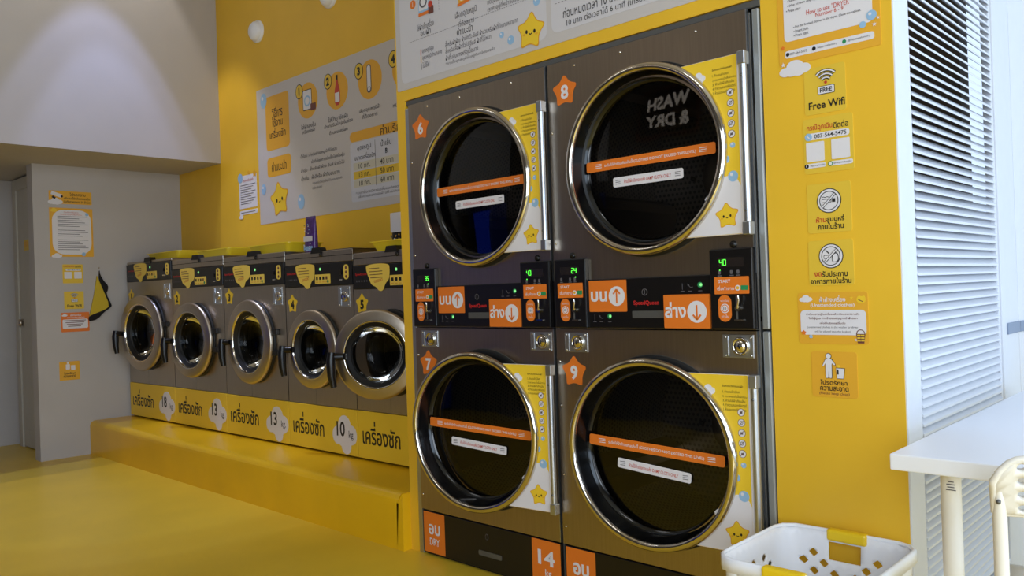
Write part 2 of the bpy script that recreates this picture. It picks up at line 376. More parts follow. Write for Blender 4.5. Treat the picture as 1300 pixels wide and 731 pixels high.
# ------------------------------------------------------------------ stacked dryers
def dryer_door(root, name, zc, phi, tilt):
    hx, hy = .79, -.032; cx = .420-hx
    d = empty(name, (hx, hy, zc), phi, root)
    mb = MB()
    mb.lathe([(.302, .004), (.310, -.003), (.313, -.012), (.311, -.020), (.306, -.0255), (.298, -.0278), (.290, -.0255), (.286, -.020), (.285, -.008)], cx, 0, CHROME, 96)
    mb.build('chrome_ring', d)
    mb = MB(); mb.lathe([(.286, -.016), (.283, -.008), (.274, .03), (.266, .042), (.256, .048)], cx, 0, GLOSSB, 96)
    mb.build('bezel', d)
    mb = MB(); mb.lathe([(.0005, .036), (.10, .037), (.18, .039), (.262, .045)], cx, 0, GLASS, 72); mb.build('glass', d)
    yy = .031; ca, sa = math.cos(tilt), math.sin(tilt)
    def bar(mb, x0, x1, z0, h, y, m, t):
        P = rr(x0, x1, z0-h/2, z0+h/2, h*.2)
        mx = (x0+x1)/2; mb.flat([(mx+(a-mx)*math.cos(t)-(b-z0)*math.sin(t), z0+(a-mx)*math.sin(t)+(b-z0)*math.cos(t)) for a, b in P], y, m)
    mb = MB(); zo = .008; x0, x1 = cx-.258, cx+.250
    bar(mb, x0, x1, zo, .036, yy, ORANGE, tilt)
    mb.text('ระดับใส่ผ้าห้ามเกินเส้นนี้ (CLOTHES DO NOT EXCEED THIS LEVEL)', cx+.0, zo, yy-.0006, PWHITE, w=.36, h=.0165, bold=.012, rot=tilt)
    for sx in (-1, 1):
        for j in range(3): mb.line(cx+sx*.205-.013, zo+sx*.205*sa+(j-1)*.006, cx+sx*.205+.013, zo+sx*.205*sa+(j-1)*.006, .0022, yy-.0006, PWHITE)
    mb.build('fill_level_strip', d)
    t2 = tilt*1.6; zw = -.056 if tilt == 0 else -.060; xw0, xw1 = cx-.145, cx+.132; mxw = (xw0+xw1)/2
    mb = MB(); bar(mb, xw0, xw1, zw, .033, yy, PWHITE, t2)
    mb.text('ห้ามใช้ผ้าเปียกอบแห้ง DAMP CLOTH ONLY', mxw, zw, yy-.0006, PRED, w=.185, h=.0135, bold=.008, rot=t2)
    for sx in (-1, 1):
        for j in range(3): mb.line(mxw+sx*.118-.01, zw+sx*.118*math.sin(t2)+(j-1)*.006, mxw+sx*.118+.01, zw+sx*.118*math.sin(t2)+(j-1)*.006, .002, yy-.0006, PGREY)
    mb.build('damp_cloth_strip', d)
    # yellow printed hinge plate
    px0, px1, pz0, pz1 = .50-hx, .775-hx, -.268, .27
    arcr = .299; am = math.asin(min(1, pz1/arcr))
    ARC = [(cx+arcr*math.cos(a), arcr*math.sin(a)) for a in [am-2*am*i/30 for i in range(31)]]
    def plate(ins, e=0): return [(px1-ins, pz0+e)]+[(px1-ins, pz1-e)]+[(x, max(pz0+e, min(pz1-e, z))) for x, z in ARC]
    mb = MB(); mb.prism(plate(0), -.004, .004, PWHITE); yp = -.0048
    mb.flat(plate(.006, .001), yp, PYEL)
    q = MB  # white cloud bank at the foot of the plate
    P = [(px1-.006, pz0+.002), (px1-.006, -.125)]+[(px1-.045+.04*math.cos(R(a)), -.135+.045*math.sin(R(a))) for a in range(20, 161, 20)]+[(px1-.105+.03*math.cos(R(a)), -.175+.035*math.sin(R(a))) for a in range(60, 150, 20)]+[(x, z) for x, z in ARC if -.266 < z < -.175]+[(ARC[-1][0], pz0+.002)]
    mb.flat(P, yp-.0005, PWHITE)
    cloud(mb, px1-.135, .222, .046, .032, yp-.0004, PWHITE)
    tx = px1-.088
    mb.text('ข้อควรระวังก่อนอบผ้า', tx, .236, yp-.0006, PBLACK, w=.066, al='l', bold=.01)
    for j, (t, wd) in enumerate((('1. ห้ามอบผ้าเปียก', .055), ('2. ตรวจกระเป๋าเสื้อผ้าก่อน', .078), ('3. ห้ามใส่ผ้าเกินเส้น', .072), ('4. ทำความสะอาดฟิลเตอร์', .076), ('5. ห้ามอบรองเท้าและยาง', .074))):
        mb.text(t, tx, .219-.0135*j, yp-.0006, PBLACK, w=wd, h=.009, al='l')
    for j in range(5):
        zz = .158-.031*j; mb.disc(px1-.030, zz, .0118, yp-.0005, PBROWN); mb.disc(px1-.030, zz, .0104, yp-.0008, PWHITE)
        mb.line(px1-.037, zz-.007, px1-.023, zz+.007, .0016, yp-.0014, PBROWN)
        if j % 2: mb.ringf(px1-.030, zz, .004, .0056, yp-.0014, PGREY, 14)
        else: mb.rrect(px1-.034, px1-.026, zz-.004, zz+.003, .001, yp-.0013, PGREY)
    for bx, bz, br in ((-.028, .0, .0085), (-.052, -.04, .012), (-.03, -.093, .0165)):
        mb.disc(px1+bx, bz, br, yp-.0006, PBLUE); mb.disc(px1+bx-br*.3, bz+br*.35, br*.3, yp-.001, PWHITE, n=12)
    happy_star(mb, px1-.054, -.210, .042, yp-.001, R(4))
    mb.build('hinge_plate', d)
    mb = MB(); mb.tube([(.0, -.008, -.235), (.0, -.008, .235)], .0115, ALU, 14)
    for z0, z1 in ((.232, .272), (-.272, -.232)): mb.box(-.0125, .0125, -.021, .010, z0, z1, ALU, .003)
    for z in (.20, -.2): mb.lathe([(.0, -.0215), (.004, -.021), (.004, -.018)], 0, z, GREYM, 10)
    mb.build('hinge_bar', d)
    return d
def dryer(label, x0, nums, disp, phis, tilts):
    root = tag(empty('stacked_dryer', (x0, .0, 0)), label, 'dryer', 'stacked tumble dryers in the yellow wall')
    zu, zl = 1.536, .577
    def F(mb, name, par=root): return mb.build(name, par)
    mb = MB().box(.004, .012, .004, .78, .02, 1.94, GREYM).box(.788, .796, .004, .78, .02, 1.94, GREYM).box(.004, .796, .004, .78, 1.93, 1.94, GREYM).box(.004, .796, .77, .78, .02, 1.94, SHADOWG).box(.004, .796, .005, .76, 1.005, 1.02, SHADOWG)
    F(mb, 'cabinet')
    F(MB().hole_plate(.004, .792, .9805, 1.938, .415, zu, .272, -.012, .004, STEEL).box(.7895, .7925, -.0135, .0, .9805, 1.938, ALU), 'upper_front_panel')  # lighter sliver at right: highlight of the bent edge put into the metal colour
    F(MB().hole_plate(.004, .792, .197, .9765, .415, zl, .272, -.012, .004, STEEL).box(.7895, .7925, -.0135, .0, .197, .9765, ALU), 'lower_front_panel')  # same painted edge highlight as on the upper panel
    for zc, nm in ((zu, 'upper'), (zl, 'lower')):
        mb = MB(.415, 0, zc); mb.lathe([(.275, .004), (.275, .03), (.345, .04)], .415, zc, BLACKM, 48); mb.lathe([(.345, .04), (.345, .56)], .415, zc, DRUMW, 72)
        mb.lathe([(.345, .56), (.12, .56)], .415, zc, DRUMB, 48); mb.lathe([(.12, .56), (.1, .55), (.0005, .55)], .415, zc, STEEL, 32)
        for j in range(4):
            a = R(25+90*j); c, s_ = math.cos(a), math.sin(a); V = []
            for t, r in ((-.09, .345), (-.02, .27), (.02, .27), (.09, .345)):
                for yy in (.05, .555): V.append((.415+r*c-t*s_, yy, zc+r*s_+t*c))
            mb.add(V, [(0, 2, 3, 1), (2, 4, 5, 3), (4, 6, 7, 5), (0, 6, 4, 2), (1, 3, 5, 7)], STEEL)
        for j in range(6): mb.lathe([(.0, .545), (.009, .546), (.009, .56)], .415+.16*math.cos(R(60*j)), zc+.16*math.sin(R(60*j)), BLACKM, 10)
        mb.build('drum', root, loc=(.415, 0, zc))
        g = MB().lathe([(.317, -.011), (.317, -.017), (.312, -.020), (.296, -.021), (.285, -.016), (.272, .0)], .423, zc, BLACKM, 80); g.lathe([(.317, -.012), (.3195, -.0135), (.318, -.0155)], .423, zc, GREYM, 80); g.build('door_gasket', root)
    # control band
    cp = MB().box(.004, .796, -.020, -.006, .983, 1.152, BLACK, .003)
    cp.box(.02, .163, -.032, -.01, .983, 1.228, BLACK, .004).box(.651, .795, -.032, -.01, .983, 1.228, BLACK, .004)
    cpo = F(cp, 'control_panel')
    yb = -.0325; yc = -.0205
    for bx, dg, left in ((.02, disp[0], True), (.651, disp[1], False)):
        m = MB().rrect(bx+.03, bx+.115, 1.172, 1.200, .003, yb, DISP); m.build('display', cpo)
        m = MB(); seven(m, dg, bx+(.083 if left else .036), 1.1775, .017, yb-.0008, LED)
        m.disc(bx+(.1 if left else .036), 1.163, .0022, yb-.0004, LED, n=10); m.build('display_digits', cpo)
        m = MB()
        for j, xx in enumerate((.03, .07, .092)):
            m.rrect(bx+xx, bx+xx+.009, 1.150, 1.162, .003, yb-.0003, PGREY); m.line(bx+xx-.002, 1.146, bx+xx+.012, 1.146, .003, yb-.0003, PGREY)
        m.split('mode_icon', cpo, .0015)
        m = MB().rrect(bx+.016, bx+.131, 1.09, 1.142, .002, yb-.0003, ORANGE)
        m.text('START', bx+.05, 1.129, yb-.0009, PWHITE, h=.010, bold=.01); m.text('เริ่มทำงาน', bx+.054, 1.109, yb-.0009, PWHITE, w=.056, h=.014, bold=.01)
        m.disc(bx+.094, 1.108, .0085, yb-.0009, PWHITE); m.disc(bx+.094, 1.108, .005, yb-.0013, PORA); m.rrect(bx+.104, bx+.128, 1.101, 1.115, .002, yb-.0009, PGREEN)
        m.build('start_sticker', cpo)
        m = MB().rrect(bx+.027, bx+.071, 1.006, 1.087, .0215, yb-.0003, ORANGE)
        m.disc(bx+.049, 1.0465, .0145, yb-.0007, PWHITE); m.disc(bx+.049, 1.0465, .0118, yb-.001, ORANGE); m.disc(bx+.049, 1.0465, .0095, yb-.0013, PWHITE); m.text('10', bx+.049, 1.0465, yb-.002, PBROWN, h=.009, bold=.01)
        m.text('หยอดเหรียญ', bx+.049, 1.0695, yb-.0008, PWHITE, w=.028, h=.008); m.text('เท่านั้น', bx+.049, 1.0235, yb-.0008, PWHITE, w=.024, h=.009)
        m.build('coin_sticker', cpo)
        m = MB().rrect(bx+.086, bx+.092, 1.012, 1.085, .003, yb-.001, GREYM, .001); m.disc(bx+.094, 1.047, .009, yb-.008, CHROME, .008)
        m.tube([(bx+.094, yb-.008, 1.047), (bx+.103, yb-.015, 1.07), (bx+.101, yb-.015, 1.085)], .0032, CHROME, 8); m.rrect(bx+.082, bx+.112, 1.008, 1.014, .002, yb-.006, CHROME, .006)
        m.build('coin_lever', cpo)
        m = MB(); m.lathe([(.0, -.022), (.008, -.021), (.011, -.018), (.011, -.012)], bx+.075, 1.24, BLACK, 18); m.build('lock_knob', root)
    m = MB().rrect(.169, .329, 1.039, 1.147, .003, yc-.0004, ORANGE, .0012); m.text('บน', .212, 1.092, yc-.001, PWHITE, w=.07, h=.036, bold=.03)
    m.disc(.288, 1.092, .0335, yc-.001, PWHITE); m.line(.288, 1.068, .288, 1.112, .006, yc-.0017, ORANGE); m.line(.274, 1.099, .288, 1.115, .006, yc-.0018, ORANGE); m.line(.302, 1.099, .288, 1.115, .006, yc-.0018, ORANGE)
    m.build('upper_sign', cpo)
    m = MB().rrect(.482, .646, .985, 1.092, .003, yc-.0124, ORANGE, .013); m.text('ล่าง', .525, 1.044, yc-.013, PWHITE, w=.078, h=.05, bold=.03)
    m.disc(.603, 1.037, .0345, yc-.013, PWHITE); m.line(.603, 1.058, .603, 1.014, .006, yc-.0137, ORANGE); m.line(.589, 1.028, .603, 1.012, .006, yc-.0138, ORANGE); m.line(.617, 1.028, .603, 1.012, .006, yc-.0138, ORANGE)
    m.build('lower_sign', cpo)
    m = MB().text('SpeedQueen', .406, 1.066, yc-.0006, LOGO, w=.10, bold=.02); m.build('logo', cpo)
    m = MB().rrect(.35, .478, 1.017, 1.041, .002, yc-.001, GREYM, .001); m.rrect(.353, .475, 1.019, 1.032, .002, yc-.0016, GREYM); m.build('handle_recess', cpo)
    m = MB().ringf(.402, 1.103, .009, .0115, yc-.0006, PGREY, 24); m.line(.402, 1.096, .402, 1.11, .002, yc-.0008, PGREY); m.build('keyhole', cpo)
    m = MB()
    for ox, oz in ((.54, 1.115), (.185, 1.018)):
        m.line(ox+.006, oz-.008, ox+.006, oz+.012, .0016, yc-.0005, PGREY); m.line(ox+.024, oz+.01, ox+.036, oz-.002, .0016, yc-.0005, PGREY); m.line(ox+.036, oz-.002, ox+.044, oz+.0, .0016, yc-.0005, PGREY); m.disc(ox+.028, oz+.006, .003, yc-.0005, PGREY, n=10)
        m.disc(ox+.07, oz+.006, .009, yc-.0005, PGREEN, n=14); m.disc(ox+.073, oz+.006, .005, yc-.001, LEDW, n=12)
        for xx in (.006, .034, .070): m.line(ox+xx-.007, oz-.013, ox+xx+.007, oz-.013, .0022, yc-.0005, PGREY)
    m.split('cycle_icon', cpo, .001)
    # coin vault locks
    for xa, xb in ((.046, .150), (.678, .781)):
        xm = xa+.6*(xb-xa)
        m = MB().box(xa, xb, -.016, -.012, .896, .966, ALU, .0015).box(xa+.004, xa+.022, -.019, -.014, .90, .962, ALU, .002)
        m.lathe([(.028, -.016), (.028, -.024), (.024, -.027), (.021, -.024), (.018, -.022), (.016, -.026), (.0, -.027)], xm, .931, CHROME, 32)
        m.rrect(xm-.002, xm+.002, .924, .938, .001, -.0285, BLACK, .002)
        for qx, qz in ((xa+.012, .958), (xb-.007, .958), (xb-.007, .903), (xa+.012, .903)): m.lathe([(.0, -.0205), (.003, -.02), (.003, -.016)], qx, qz, CHROME, 10)
        m.build('coin_vault_lock', root)
    # bottom drawer
    m = MB().box(.008, .790, -.010, .006, .012, .192, BLACK, .003); m.rrect(.352, .482, .066, .086, .006, -.0118, GREYM, .002); m.disc(.402, .145, .009, -.0115, PGREY, rz=.012); m.disc(.402, .145, .007, -.0118, BLACK, rz=.010)
    bo = F(m, 'base_panel')
    m = MB().rrect(.014, .148, .016, .188, .002, -.0108, ORANGE); m.text('อบ', .082, .116, -.0116, PWHITE, w=.072, h=.044, bold=.03); m.text('DRY', .082, .064, -.0116, PWHITE, w=.062, h=.030, bold=.01); m.build('dry_sign', bo)
    m = MB().rrect(.645, .786, .016, .189, .002, -.0108, ORANGE); m.text('14', .716, .125, -.0116, PWHITE, w=.082, h=.056, bold=.03); m.text('kg.', .728, .066, -.0116, PWHITE, h=.034, bold=.01); m.build('capacity_sign', bo)
    F(MB().box(.004, .796, .008, .02, .0, .014, SHADOWG), 'kick_strip')
    for nm, zz in zip(nums, (1.83, .825)):
        m = MB().flat(star(.083, zz, .062, .62), -.0130, ORANGE); m.text(nm, .083, zz-.003, -.0137, PWHITE, h=.052, bold=.035); m.build('number_star', root)
    for zz in (1.925, 1.70, 1.30):
        for xx in ((.13, .33, .62) if zz > 1.9 else (.018,)):
            m = MB(); m.lathe([(.0, -.0155), (.0035, -.015), (.0045, -.012)], xx, zz-.012, CHROME, 10); m.build('screw', root)
    for zz in (.86, .70, .45, .26):
        m = MB(); m.lathe([(.0, -.0155), (.0035, -.015), (.0045, -.012)], .018, zz, CHROME, 10); m.build('screw', root)
    dryer_door(root, 'upper_door', zu, phis[0], tilts[0]); dryer_door(root, 'lower_door', zl, phis[1], tilts[1])
    return root
dA = dryer('left steel stacked dryer with orange star stickers 6 and 7', 0, ('6', '7'), ('35', '40'), (0, R(7.4)), (0, R(-2.6)))
dB = dryer('right steel stacked dryer with orange star stickers 8 and 9', .8, ('8', '9'), ('24', '40'), (0, R(3.2)), (0, R(-3.0)))
MB().box(-.029, -.002, -.004, .02, .0, 1.93, ALU, .003).build('side_trim', dA)
MB().box(.806, .828, -.006, .02, .982, 1.935, STRIPM, .004).box(.806, .828, -.006, .02, .0, .976, STRIPM, .004).build('side_trim', dB)
tt = MB().box(-.03, 1.63, .004, .02, 1.942, 1.965, GREYM, .004); tt = tt.build('trim_2', kind='structure')

# ------------------------------------------------------------------ washing machines
def washer(num, kg, label, x0, y0, w, Hh, ptop, pbot, rd, zc, phi, basez, lockz, chrome_ring=False):
    root = tag(empty('washing_machine', (x0, y0, .25), R(.87)), label, 'washing machine', 'steel washing machines on the yellow platform')
    cx = w/2-.012
    dp = .70-y0-.02
    dp = max(.3, dp-.02)
    m = MB().box(.002, .008, .0, dp, .012, Hh, STEEL2).box(w-.008, w-.002, .0, dp, .012, Hh, STEEL2).box(.002, w-.002, .0, dp, Hh-.01, Hh, STEEL2).box(.002, w-.002, dp-.01, dp, .012, Hh, STEEL2).box(.01, w-.01, .03, .05, 0, .02, BLACKM)
    m.build('cabinet', root)
    m = MB().hole_plate(.002, w-.002, basez, pbot-.002, cx, zc, rd*.86, -.006, .004, STEEL2); m.box(w/2-.05, w/2-.049, -.0065, -.005, basez, zc-rd*.9, GREYM); m.build('front_panel', root)
    m = MB().box(.002, w-.002, -.004, .02, ptop+.002, Hh, STEEL2, .004)
    if Hh-ptop > .05: m.box(.002, w-.002, -.006, .02, Hh-.032, Hh-.029, SHADOWG)
    m.build('lid_rail', root)
    m = MB().prism([(w*.42, Hh-.01), (w*.58, Hh-.01), (w*.555, Hh+.022), (w*.445, Hh+.022)], -.012, .03, BLACKM); m.lathe([(0, -.012), (.011, -.011), (.012, -.004)], w*.56, Hh-.022, BLACK, 16); m.build('lid_lock', root)
    cpo = MB().box(.004, w-.004, -.010, .004, pbot, ptop, BLACK, .003).build('control_panel', root)
    yc = -.0106; ph = ptop-pbot
    m = MB().text('SpeedQueen', w*.115, pbot+ph*.62, yc, LOGO, w=w*.15, h=.016, bold=.02); m.build('logo', cpo)
    m = MB()
    for j in range(5): m.rrect(w*(.05+.033*j), w*(.05+.033*j)+.008, pbot+ph*.30, pbot+ph*.38, .002, yc, PGREY)
    m.split('cycle_icon', cpo, .001)
    sx0, sx1 = w*.185, w*.475
    P = [(sx0, ptop+.004), (sx0, ptop-.03), (sx0+.022, ptop-.07), (sx0+.04, ptop-.105), (sx0+.08, ptop-.115), (sx0+.105, ptop-.14), (sx0+.14, ptop-.135), (sx0+.155, ptop-.1), (sx1-.004, ptop-.08), (sx1+.002, ptop-.03), (sx1-.004, ptop+.004)]
    m = MB().flat(chaikin(P, 2), yc-.001, PSTK)
    for j in range(4): m.line(sx0+.022+.004*j, ptop-.02-.016*j, sx0+(.135 if j else .11), ptop-.019-.016*j, .0035, yc-.0016, PBROWN)
    for j in range(5): m.ringf(sx0+.072+.014*j, ptop-.088+.002*j, .005, .007, yc-.0016, PRED, 12)
    m.build('warning_sticker', cpo)
    m = MB().disc(w*.555, ptop-ph*.25, .008, yc-.0008, LEDW, n=14); m.build('indicator_light', cpo)
    m = MB().rrect(w*.475, w*.70, pbot+ph*.10, pbot+ph*.52, .004, yc-.0005, PSTK)
    for j in range(4): m.rrect(w*(.493+.046*j), w*(.493+.046*j)+.018, pbot+ph*.28, pbot+ph*.42, .003, yc-.001, PBLACK if j < 3 else PBROWN); m.line(w*(.493+.046*j), pbot+ph*.18, w*(.493+.046*j)+.018, pbot+ph*.18, .004, yc-.001, PORA)
    m.disc(w*.665, pbot+ph*.2, .009, yc-.0014, PGREEN, n=14); m.build('button_sticker', cpo)
    m = MB().rrect(w*.885, w*.955, pbot+ph*.24, pbot+ph*.88, .02, yc-.0005, PSTK)
    for j in range(3): m.disc(w*.92, pbot+ph*(.36+.19*j), .0085, yc-.001, PBROWN, n=14)
    m.build('coin_sticker', cpo)
    m = MB().rrect(w*.83, w*.87, pbot+ph*.2, pbot+ph*.26, .003, yc-.004, CHROME, .004); m.disc(w*.845, pbot+ph*.55, .012, yc-.006, BLACK, .006); m.build('coin_slot', cpo)
    m = MB().flat(star(.072, {'1': .93, '2': .90, '3': .894, '4': .838, '5': .83}[num], .06, .62), -.0068, PYEL); m.text(num, .072, ({'1': .93, '2': .90, '3': .894, '4': .838, '5': .83}[num])-.004, -.0075, PBLACK, h=.05, bold=.05); m.build('number_star', root)
    xa = w-.135; m = MB().box(xa, xa+.105, -.010, -.006, lockz-.055, lockz+.055, ALU, .0015).box(xa+.005, xa+.03, -.013, -.008, lockz-.05, lockz+.05, ALU, .002)
    m.lathe([(.028, -.010), (.028, -.018), (.022, -.021), (.018, -.017), (.012, -.02), (0, -.021)], xa+.066, lockz, CHROME, 28)
    for qx, qz in ((.095, .045), (.095, -.045), (.017, .045), (.017, -.045)): m.lathe([(0, -.0145), (.004, -.014), (.004, -.01)], xa+qx, lockz+qz, CHROME, 8)
    m.build('coin_vault_lock', root)
    bp = MB().box(.002, w-.002, -.010, .004, .012, basez-.003, PYEL, .002).build('base_panel', root)
    m = MB().text('เครื่องซัก', w*.30, .152, -.0106, PBLACK, w=w*.47, h=.125, bold=.015); m.build('lettering', bp)
    m = MB(); cloud(m, w*.825, .140, w*.33, .17, -.0106, PWHITE); m.disc(w*.845, .06, .045, -.0107, PWHITE)
    m.text(kg, w*.775, .150, -.0113, PBLACK, h=.082, bold=.02, sx=.85); m.text('kg.', w*.92, .120, -.0113, PBLACK, h=.052, bold=.005, sx=.85); m.build('capacity_cloud', bp)
    # drum seen through the door
    m = MB(cx, 0, zc); r0 = rd*.80
    m.lathe([(rd*.86, .004), (rd*.74, .03), (rd*.72, .06), (r0, .07)], cx, zc, BLACKM, 48); m.lathe([(r0, .07), (r0*1.05, .09), (r0*1.05, dp-.06)], cx, zc, DRUMW, 48); m.lathe([(r0*1.05, dp-.06), (r0*.4, dp-.05), (.001, dp-.07)], cx, zc, STEEL2, 48)
    for j in range(3):
        a = R(50+120*j); c, s_ = math.cos(a), math.sin(a); V = []
        for t, r in ((-.05, r0*1.05), (-.012, r0*.78), (.012, r0*.78), (.05, r0*1.05)):
            for yy in (.09, dp-.07): V.append((cx+r*c-t*s_, yy, zc+r*s_+t*c))
        m.add(V, [(0, 2, 3, 1), (2, 4, 5, 3), (4, 6, 7, 5), (0, 6, 4, 2), (1, 3, 5, 7)], STEEL2)
    m.build('drum', root, loc=(cx, 0, zc))
    m = MB(); m.lathe([(rd*.99, -.007), (rd*.985, -.016), (rd*.86, -.018), (rd*.84, .0)], cx, zc, BLACKM, 64); m.build('door_gasket', root)
    # door, hinged on its right
    hx, hy = cx+rd, -.022; d = empty('door', (hx, hy, zc), phi, root)
    q = -rd; k_ = rd*.735
    m = MB().lathe([(rd*.95, .006), (rd*.985, .0), (rd, -.010), (rd*.985, -.020), (rd*.95, -.025), (k_*1.04, -.029)], q, 0, RINGM, 80)
    m.lathe([(k_*1.04, -.029), (k_*1.015, -.031), (k_*.985, -.027), (k_*.97, -.018)], q, 0, CHROME, 80); m.lathe([(rd*.95, .006), (k_, .008)], q, 0, BLACKM, 64); m.build('door_ring', d)
    m = MB().lathe([(k_*.985, -.024), (k_*.96, -.014), (k_*.86, -.006), (k_*.84, .0), (k_*.80, .03)], q, 0, BLACKM, 64); m.build('bezel', d)
    m = MB().lathe([(k_*.85, -.004), (k_*.81, .02), (k_*.64, .07), (k_*.45, .088), (.0005, .096)], q, 0, GLASSW, 64); m.build('glass', d)
    m = MB(); hl = -2*rd
    m.tube([(hl+.055, -.03, -.005), (hl+.02, -.045, -.005), (hl+.006, -.056, -.004)], [.017, .020, .022], BLACK, 10)
    m.tube([(hl+.006, -.056, .018), (hl+.002, -.060, -.03), (hl+.004, -.060, -.10), (hl+.012, -.056, -.155)], [.02, .025, .022, .016], BLACK, 10); m.box(hl+.03, hl+.075, -.036, -.024, -.022, .012, BLACK, .004); m.build('door_handle', d)
    MB().box(-.03, .045, -.008, .016, -.08, -.045, BLACK, .004).build('hinge', d); MB().box(-.03, .045, -.008, .016, .045, .08, BLACK, .004).build('hinge', d)
    for a in (130, 200, 225, 250): pass
    return root
Wd = [('1', '18', 'steel washing machine number 1, against the white wall, under the leftmost yellow tray', -3.812, .258, .776, 1.192, 1.172, 1.040, .282, .654, R(7), .266, .955),
      ('2', '13', 'steel washing machine with yellow star sticker 2 and closed porthole door', -3.034, .270, .744, 1.168, 1.102, .972, .256, .611, R(5.5), .267, .905),
      ('3', '13', 'steel washing machine with yellow star sticker 3, middle of the row', -2.288, .281, .737, 1.150, 1.088, .957, .262, .611, R(.3), .266, .888),
      ('4', '10', 'steel washing machine with star sticker 4 and purple pouch on top', -1.549, .293, .667, 1.130, 1.060, .935, .222, .583, R(3.5), .265, .872),
      ('5', '10', 'steel washing machine with star sticker 5 and its porthole door swung open', -.880, .303, .667, 1.100, 1.032, .908, .224, .580, R(29.4), .266, .86)]
for a in Wd: washer(a[0], a[1], a[2], *a[3:])
WT = [a[6]+.25 for a in Wd]

# trays and packets on the washers
def tray(x, y, z, w, d, h, label, rz=0.):
    mb = MB(); a, b = w/2, d/2; s = .86; r = .02
    P0 = rr(-a*s, a*s, -b*s, b*s, .025, 4); P1 = rr(-a, a, -b, b, .03, 4); P2 = rr(-a-.008, a+.008, -b-.008, b+.008, .034, 4); P3 = rr(-a+.006, a-.006, -b+.006, b-.006, .028, 4); P4 = rr(-a*s+.006, a*s-.006, -b*s+.006, b*s-.006, .022, 4)
    n = len(P0); V = [(p[0], p[1], zz) for P, zz in ((P0, 0), (P1, h-.006), (P2, h-.006), (P2, h), (P3, h), (P4, .004)) for p in P]
    F = [(k*n+i, k*n+(i+1) % n, (k+1)*n+(i+1) % n, (k+1)*n+i) for k in range(5) for i in range(n)]+[tuple(range(n-1, -1, -1)), tuple(range(5*n, 6*n))]
    mb.add(V, F, TRAY); o = mb.build('tray', loc=(x, y, z), rotz=rz); tag(o, label, 'tray', 'yellow plastic trays on the washers'); return o
tray(-3.32, .44, WT[0], .54, .24, .055, 'yellow plastic tray on top of washing machine 1')
tray(-2.44, .46, WT[1], .48, .24, .055, 'yellow plastic tray standing across washing machines 2 and 3') if False else tray(-2.56, .455, WT[1], .46, .24, .055, 'yellow plastic tray on top of washing machine 2')
tray(-1.80, .445, WT[2], .48, .25, .06, 'yellow plastic tray on washing machine 3, left of the purple pouch')
tray(-.52, .45, WT[4], .50, .24, .055, 'yellow plastic tray on washing machine 5 beside the yellow wall edge')
def pouch(x, y, z, w, h, d, body, label, bands, rz=0.):
    root = tag(empty('detergent_pouch', (x, y, z), rz), label, 'pouch')
    mb = MB(); V = []; F = []; n = 12
    prof = [(0, 1.0, 1.0), (.12, 1.0, 1.0), (.45, 1.0, .85), (.8, .98, .45), (.94, .97, .12), (1, .97, .06)]
    for t, a, b in prof:
        for j in range(n):
            an = 2*math.pi*(j+.5)/n; cx_, cy_ = math.cos(an), math.sin(an)
            V.append((w/2*a*math.copysign(abs(cx_)**.5, cx_), d/2*b*math.copysign(abs(cy_)**.7, cy_), t*h))
    for i in range(len(prof)-1):
        for j in range(n): F.append((i*n+j, i*n+(j+1) % n, (i+1)*n+(j+1) % n, (i+1)*n+j))
    F += [tuple(range(n)), tuple(range((len(prof)-1)*n, len(prof)*n))]
    mb.add(V, F, body, True); mb.build('film_bag', root)
    m = MB()
    for z0, z1, c in bands: m.rrect(-w*.43, w*.43, z0*h, z1*h, .004, -d/2*1.04, c, .001)
    m.split('printed_band', root); return root
p1 = pouch(-1.432, .40, WT[3], .108, .222, .045, PURPLE, 'purple detergent pouch standing on washing machine 4', [(.33, .47, PWHITE), (.08, .2, PBLUE)])
m = MB()
random.seed(7)
for j in range(26):
    xx = random.uniform(-.04, .04); zz = random.choice([random.uniform(.115, .205), random.uniform(.01, .065)]); m.rrect(xx-.005, xx+.005, zz-.003, zz+.003, .002, -.0245-.0002*j, random.choice([PGREY, PWHITE, PBLUE]))
m.build('printed_pattern', p1)
p2 = pouch(-.893, .63, WT[4], .11, .24, .045, BLACK, 'black and white patterned pouch half hidden by the yellow wall edge', [(.52, .98, PWHITE), (.02, .1, PWHITE)])
m = MB()
for j in range(18): m.disc(random.uniform(-.042, .042), random.uniform(.03, .11), .006, -.0245-.0002*j, random.choice([PWHITE, PORA, PGREY]), n=8)
m.build('printed_pattern', p2)
tag(MB().box(-1.37, -1.04, .40, .62, WT[3], WT[3]+.014, BLACK, .004).build('flat_board', None), 'thin black board lying on washing machine 4', 'board')

# ------------------------------------------------------------------ signs
def sign(name, label, cat, u, z, plane, group=None):
    # plane: 'front' y=0, 'back' y=YB, 'end' x=XW (u runs along +y)
    if plane == 'front': loc, rz = (u, 0, z), 0
    elif plane == 'back': loc, rz = (u, YB, z), 0
    else: loc, rz = (XW, u, z), R(90)
    r = tag(empty(name, loc, rz), label, cat, group)
    def new(): return MB(u, 0, z)
    return r, new
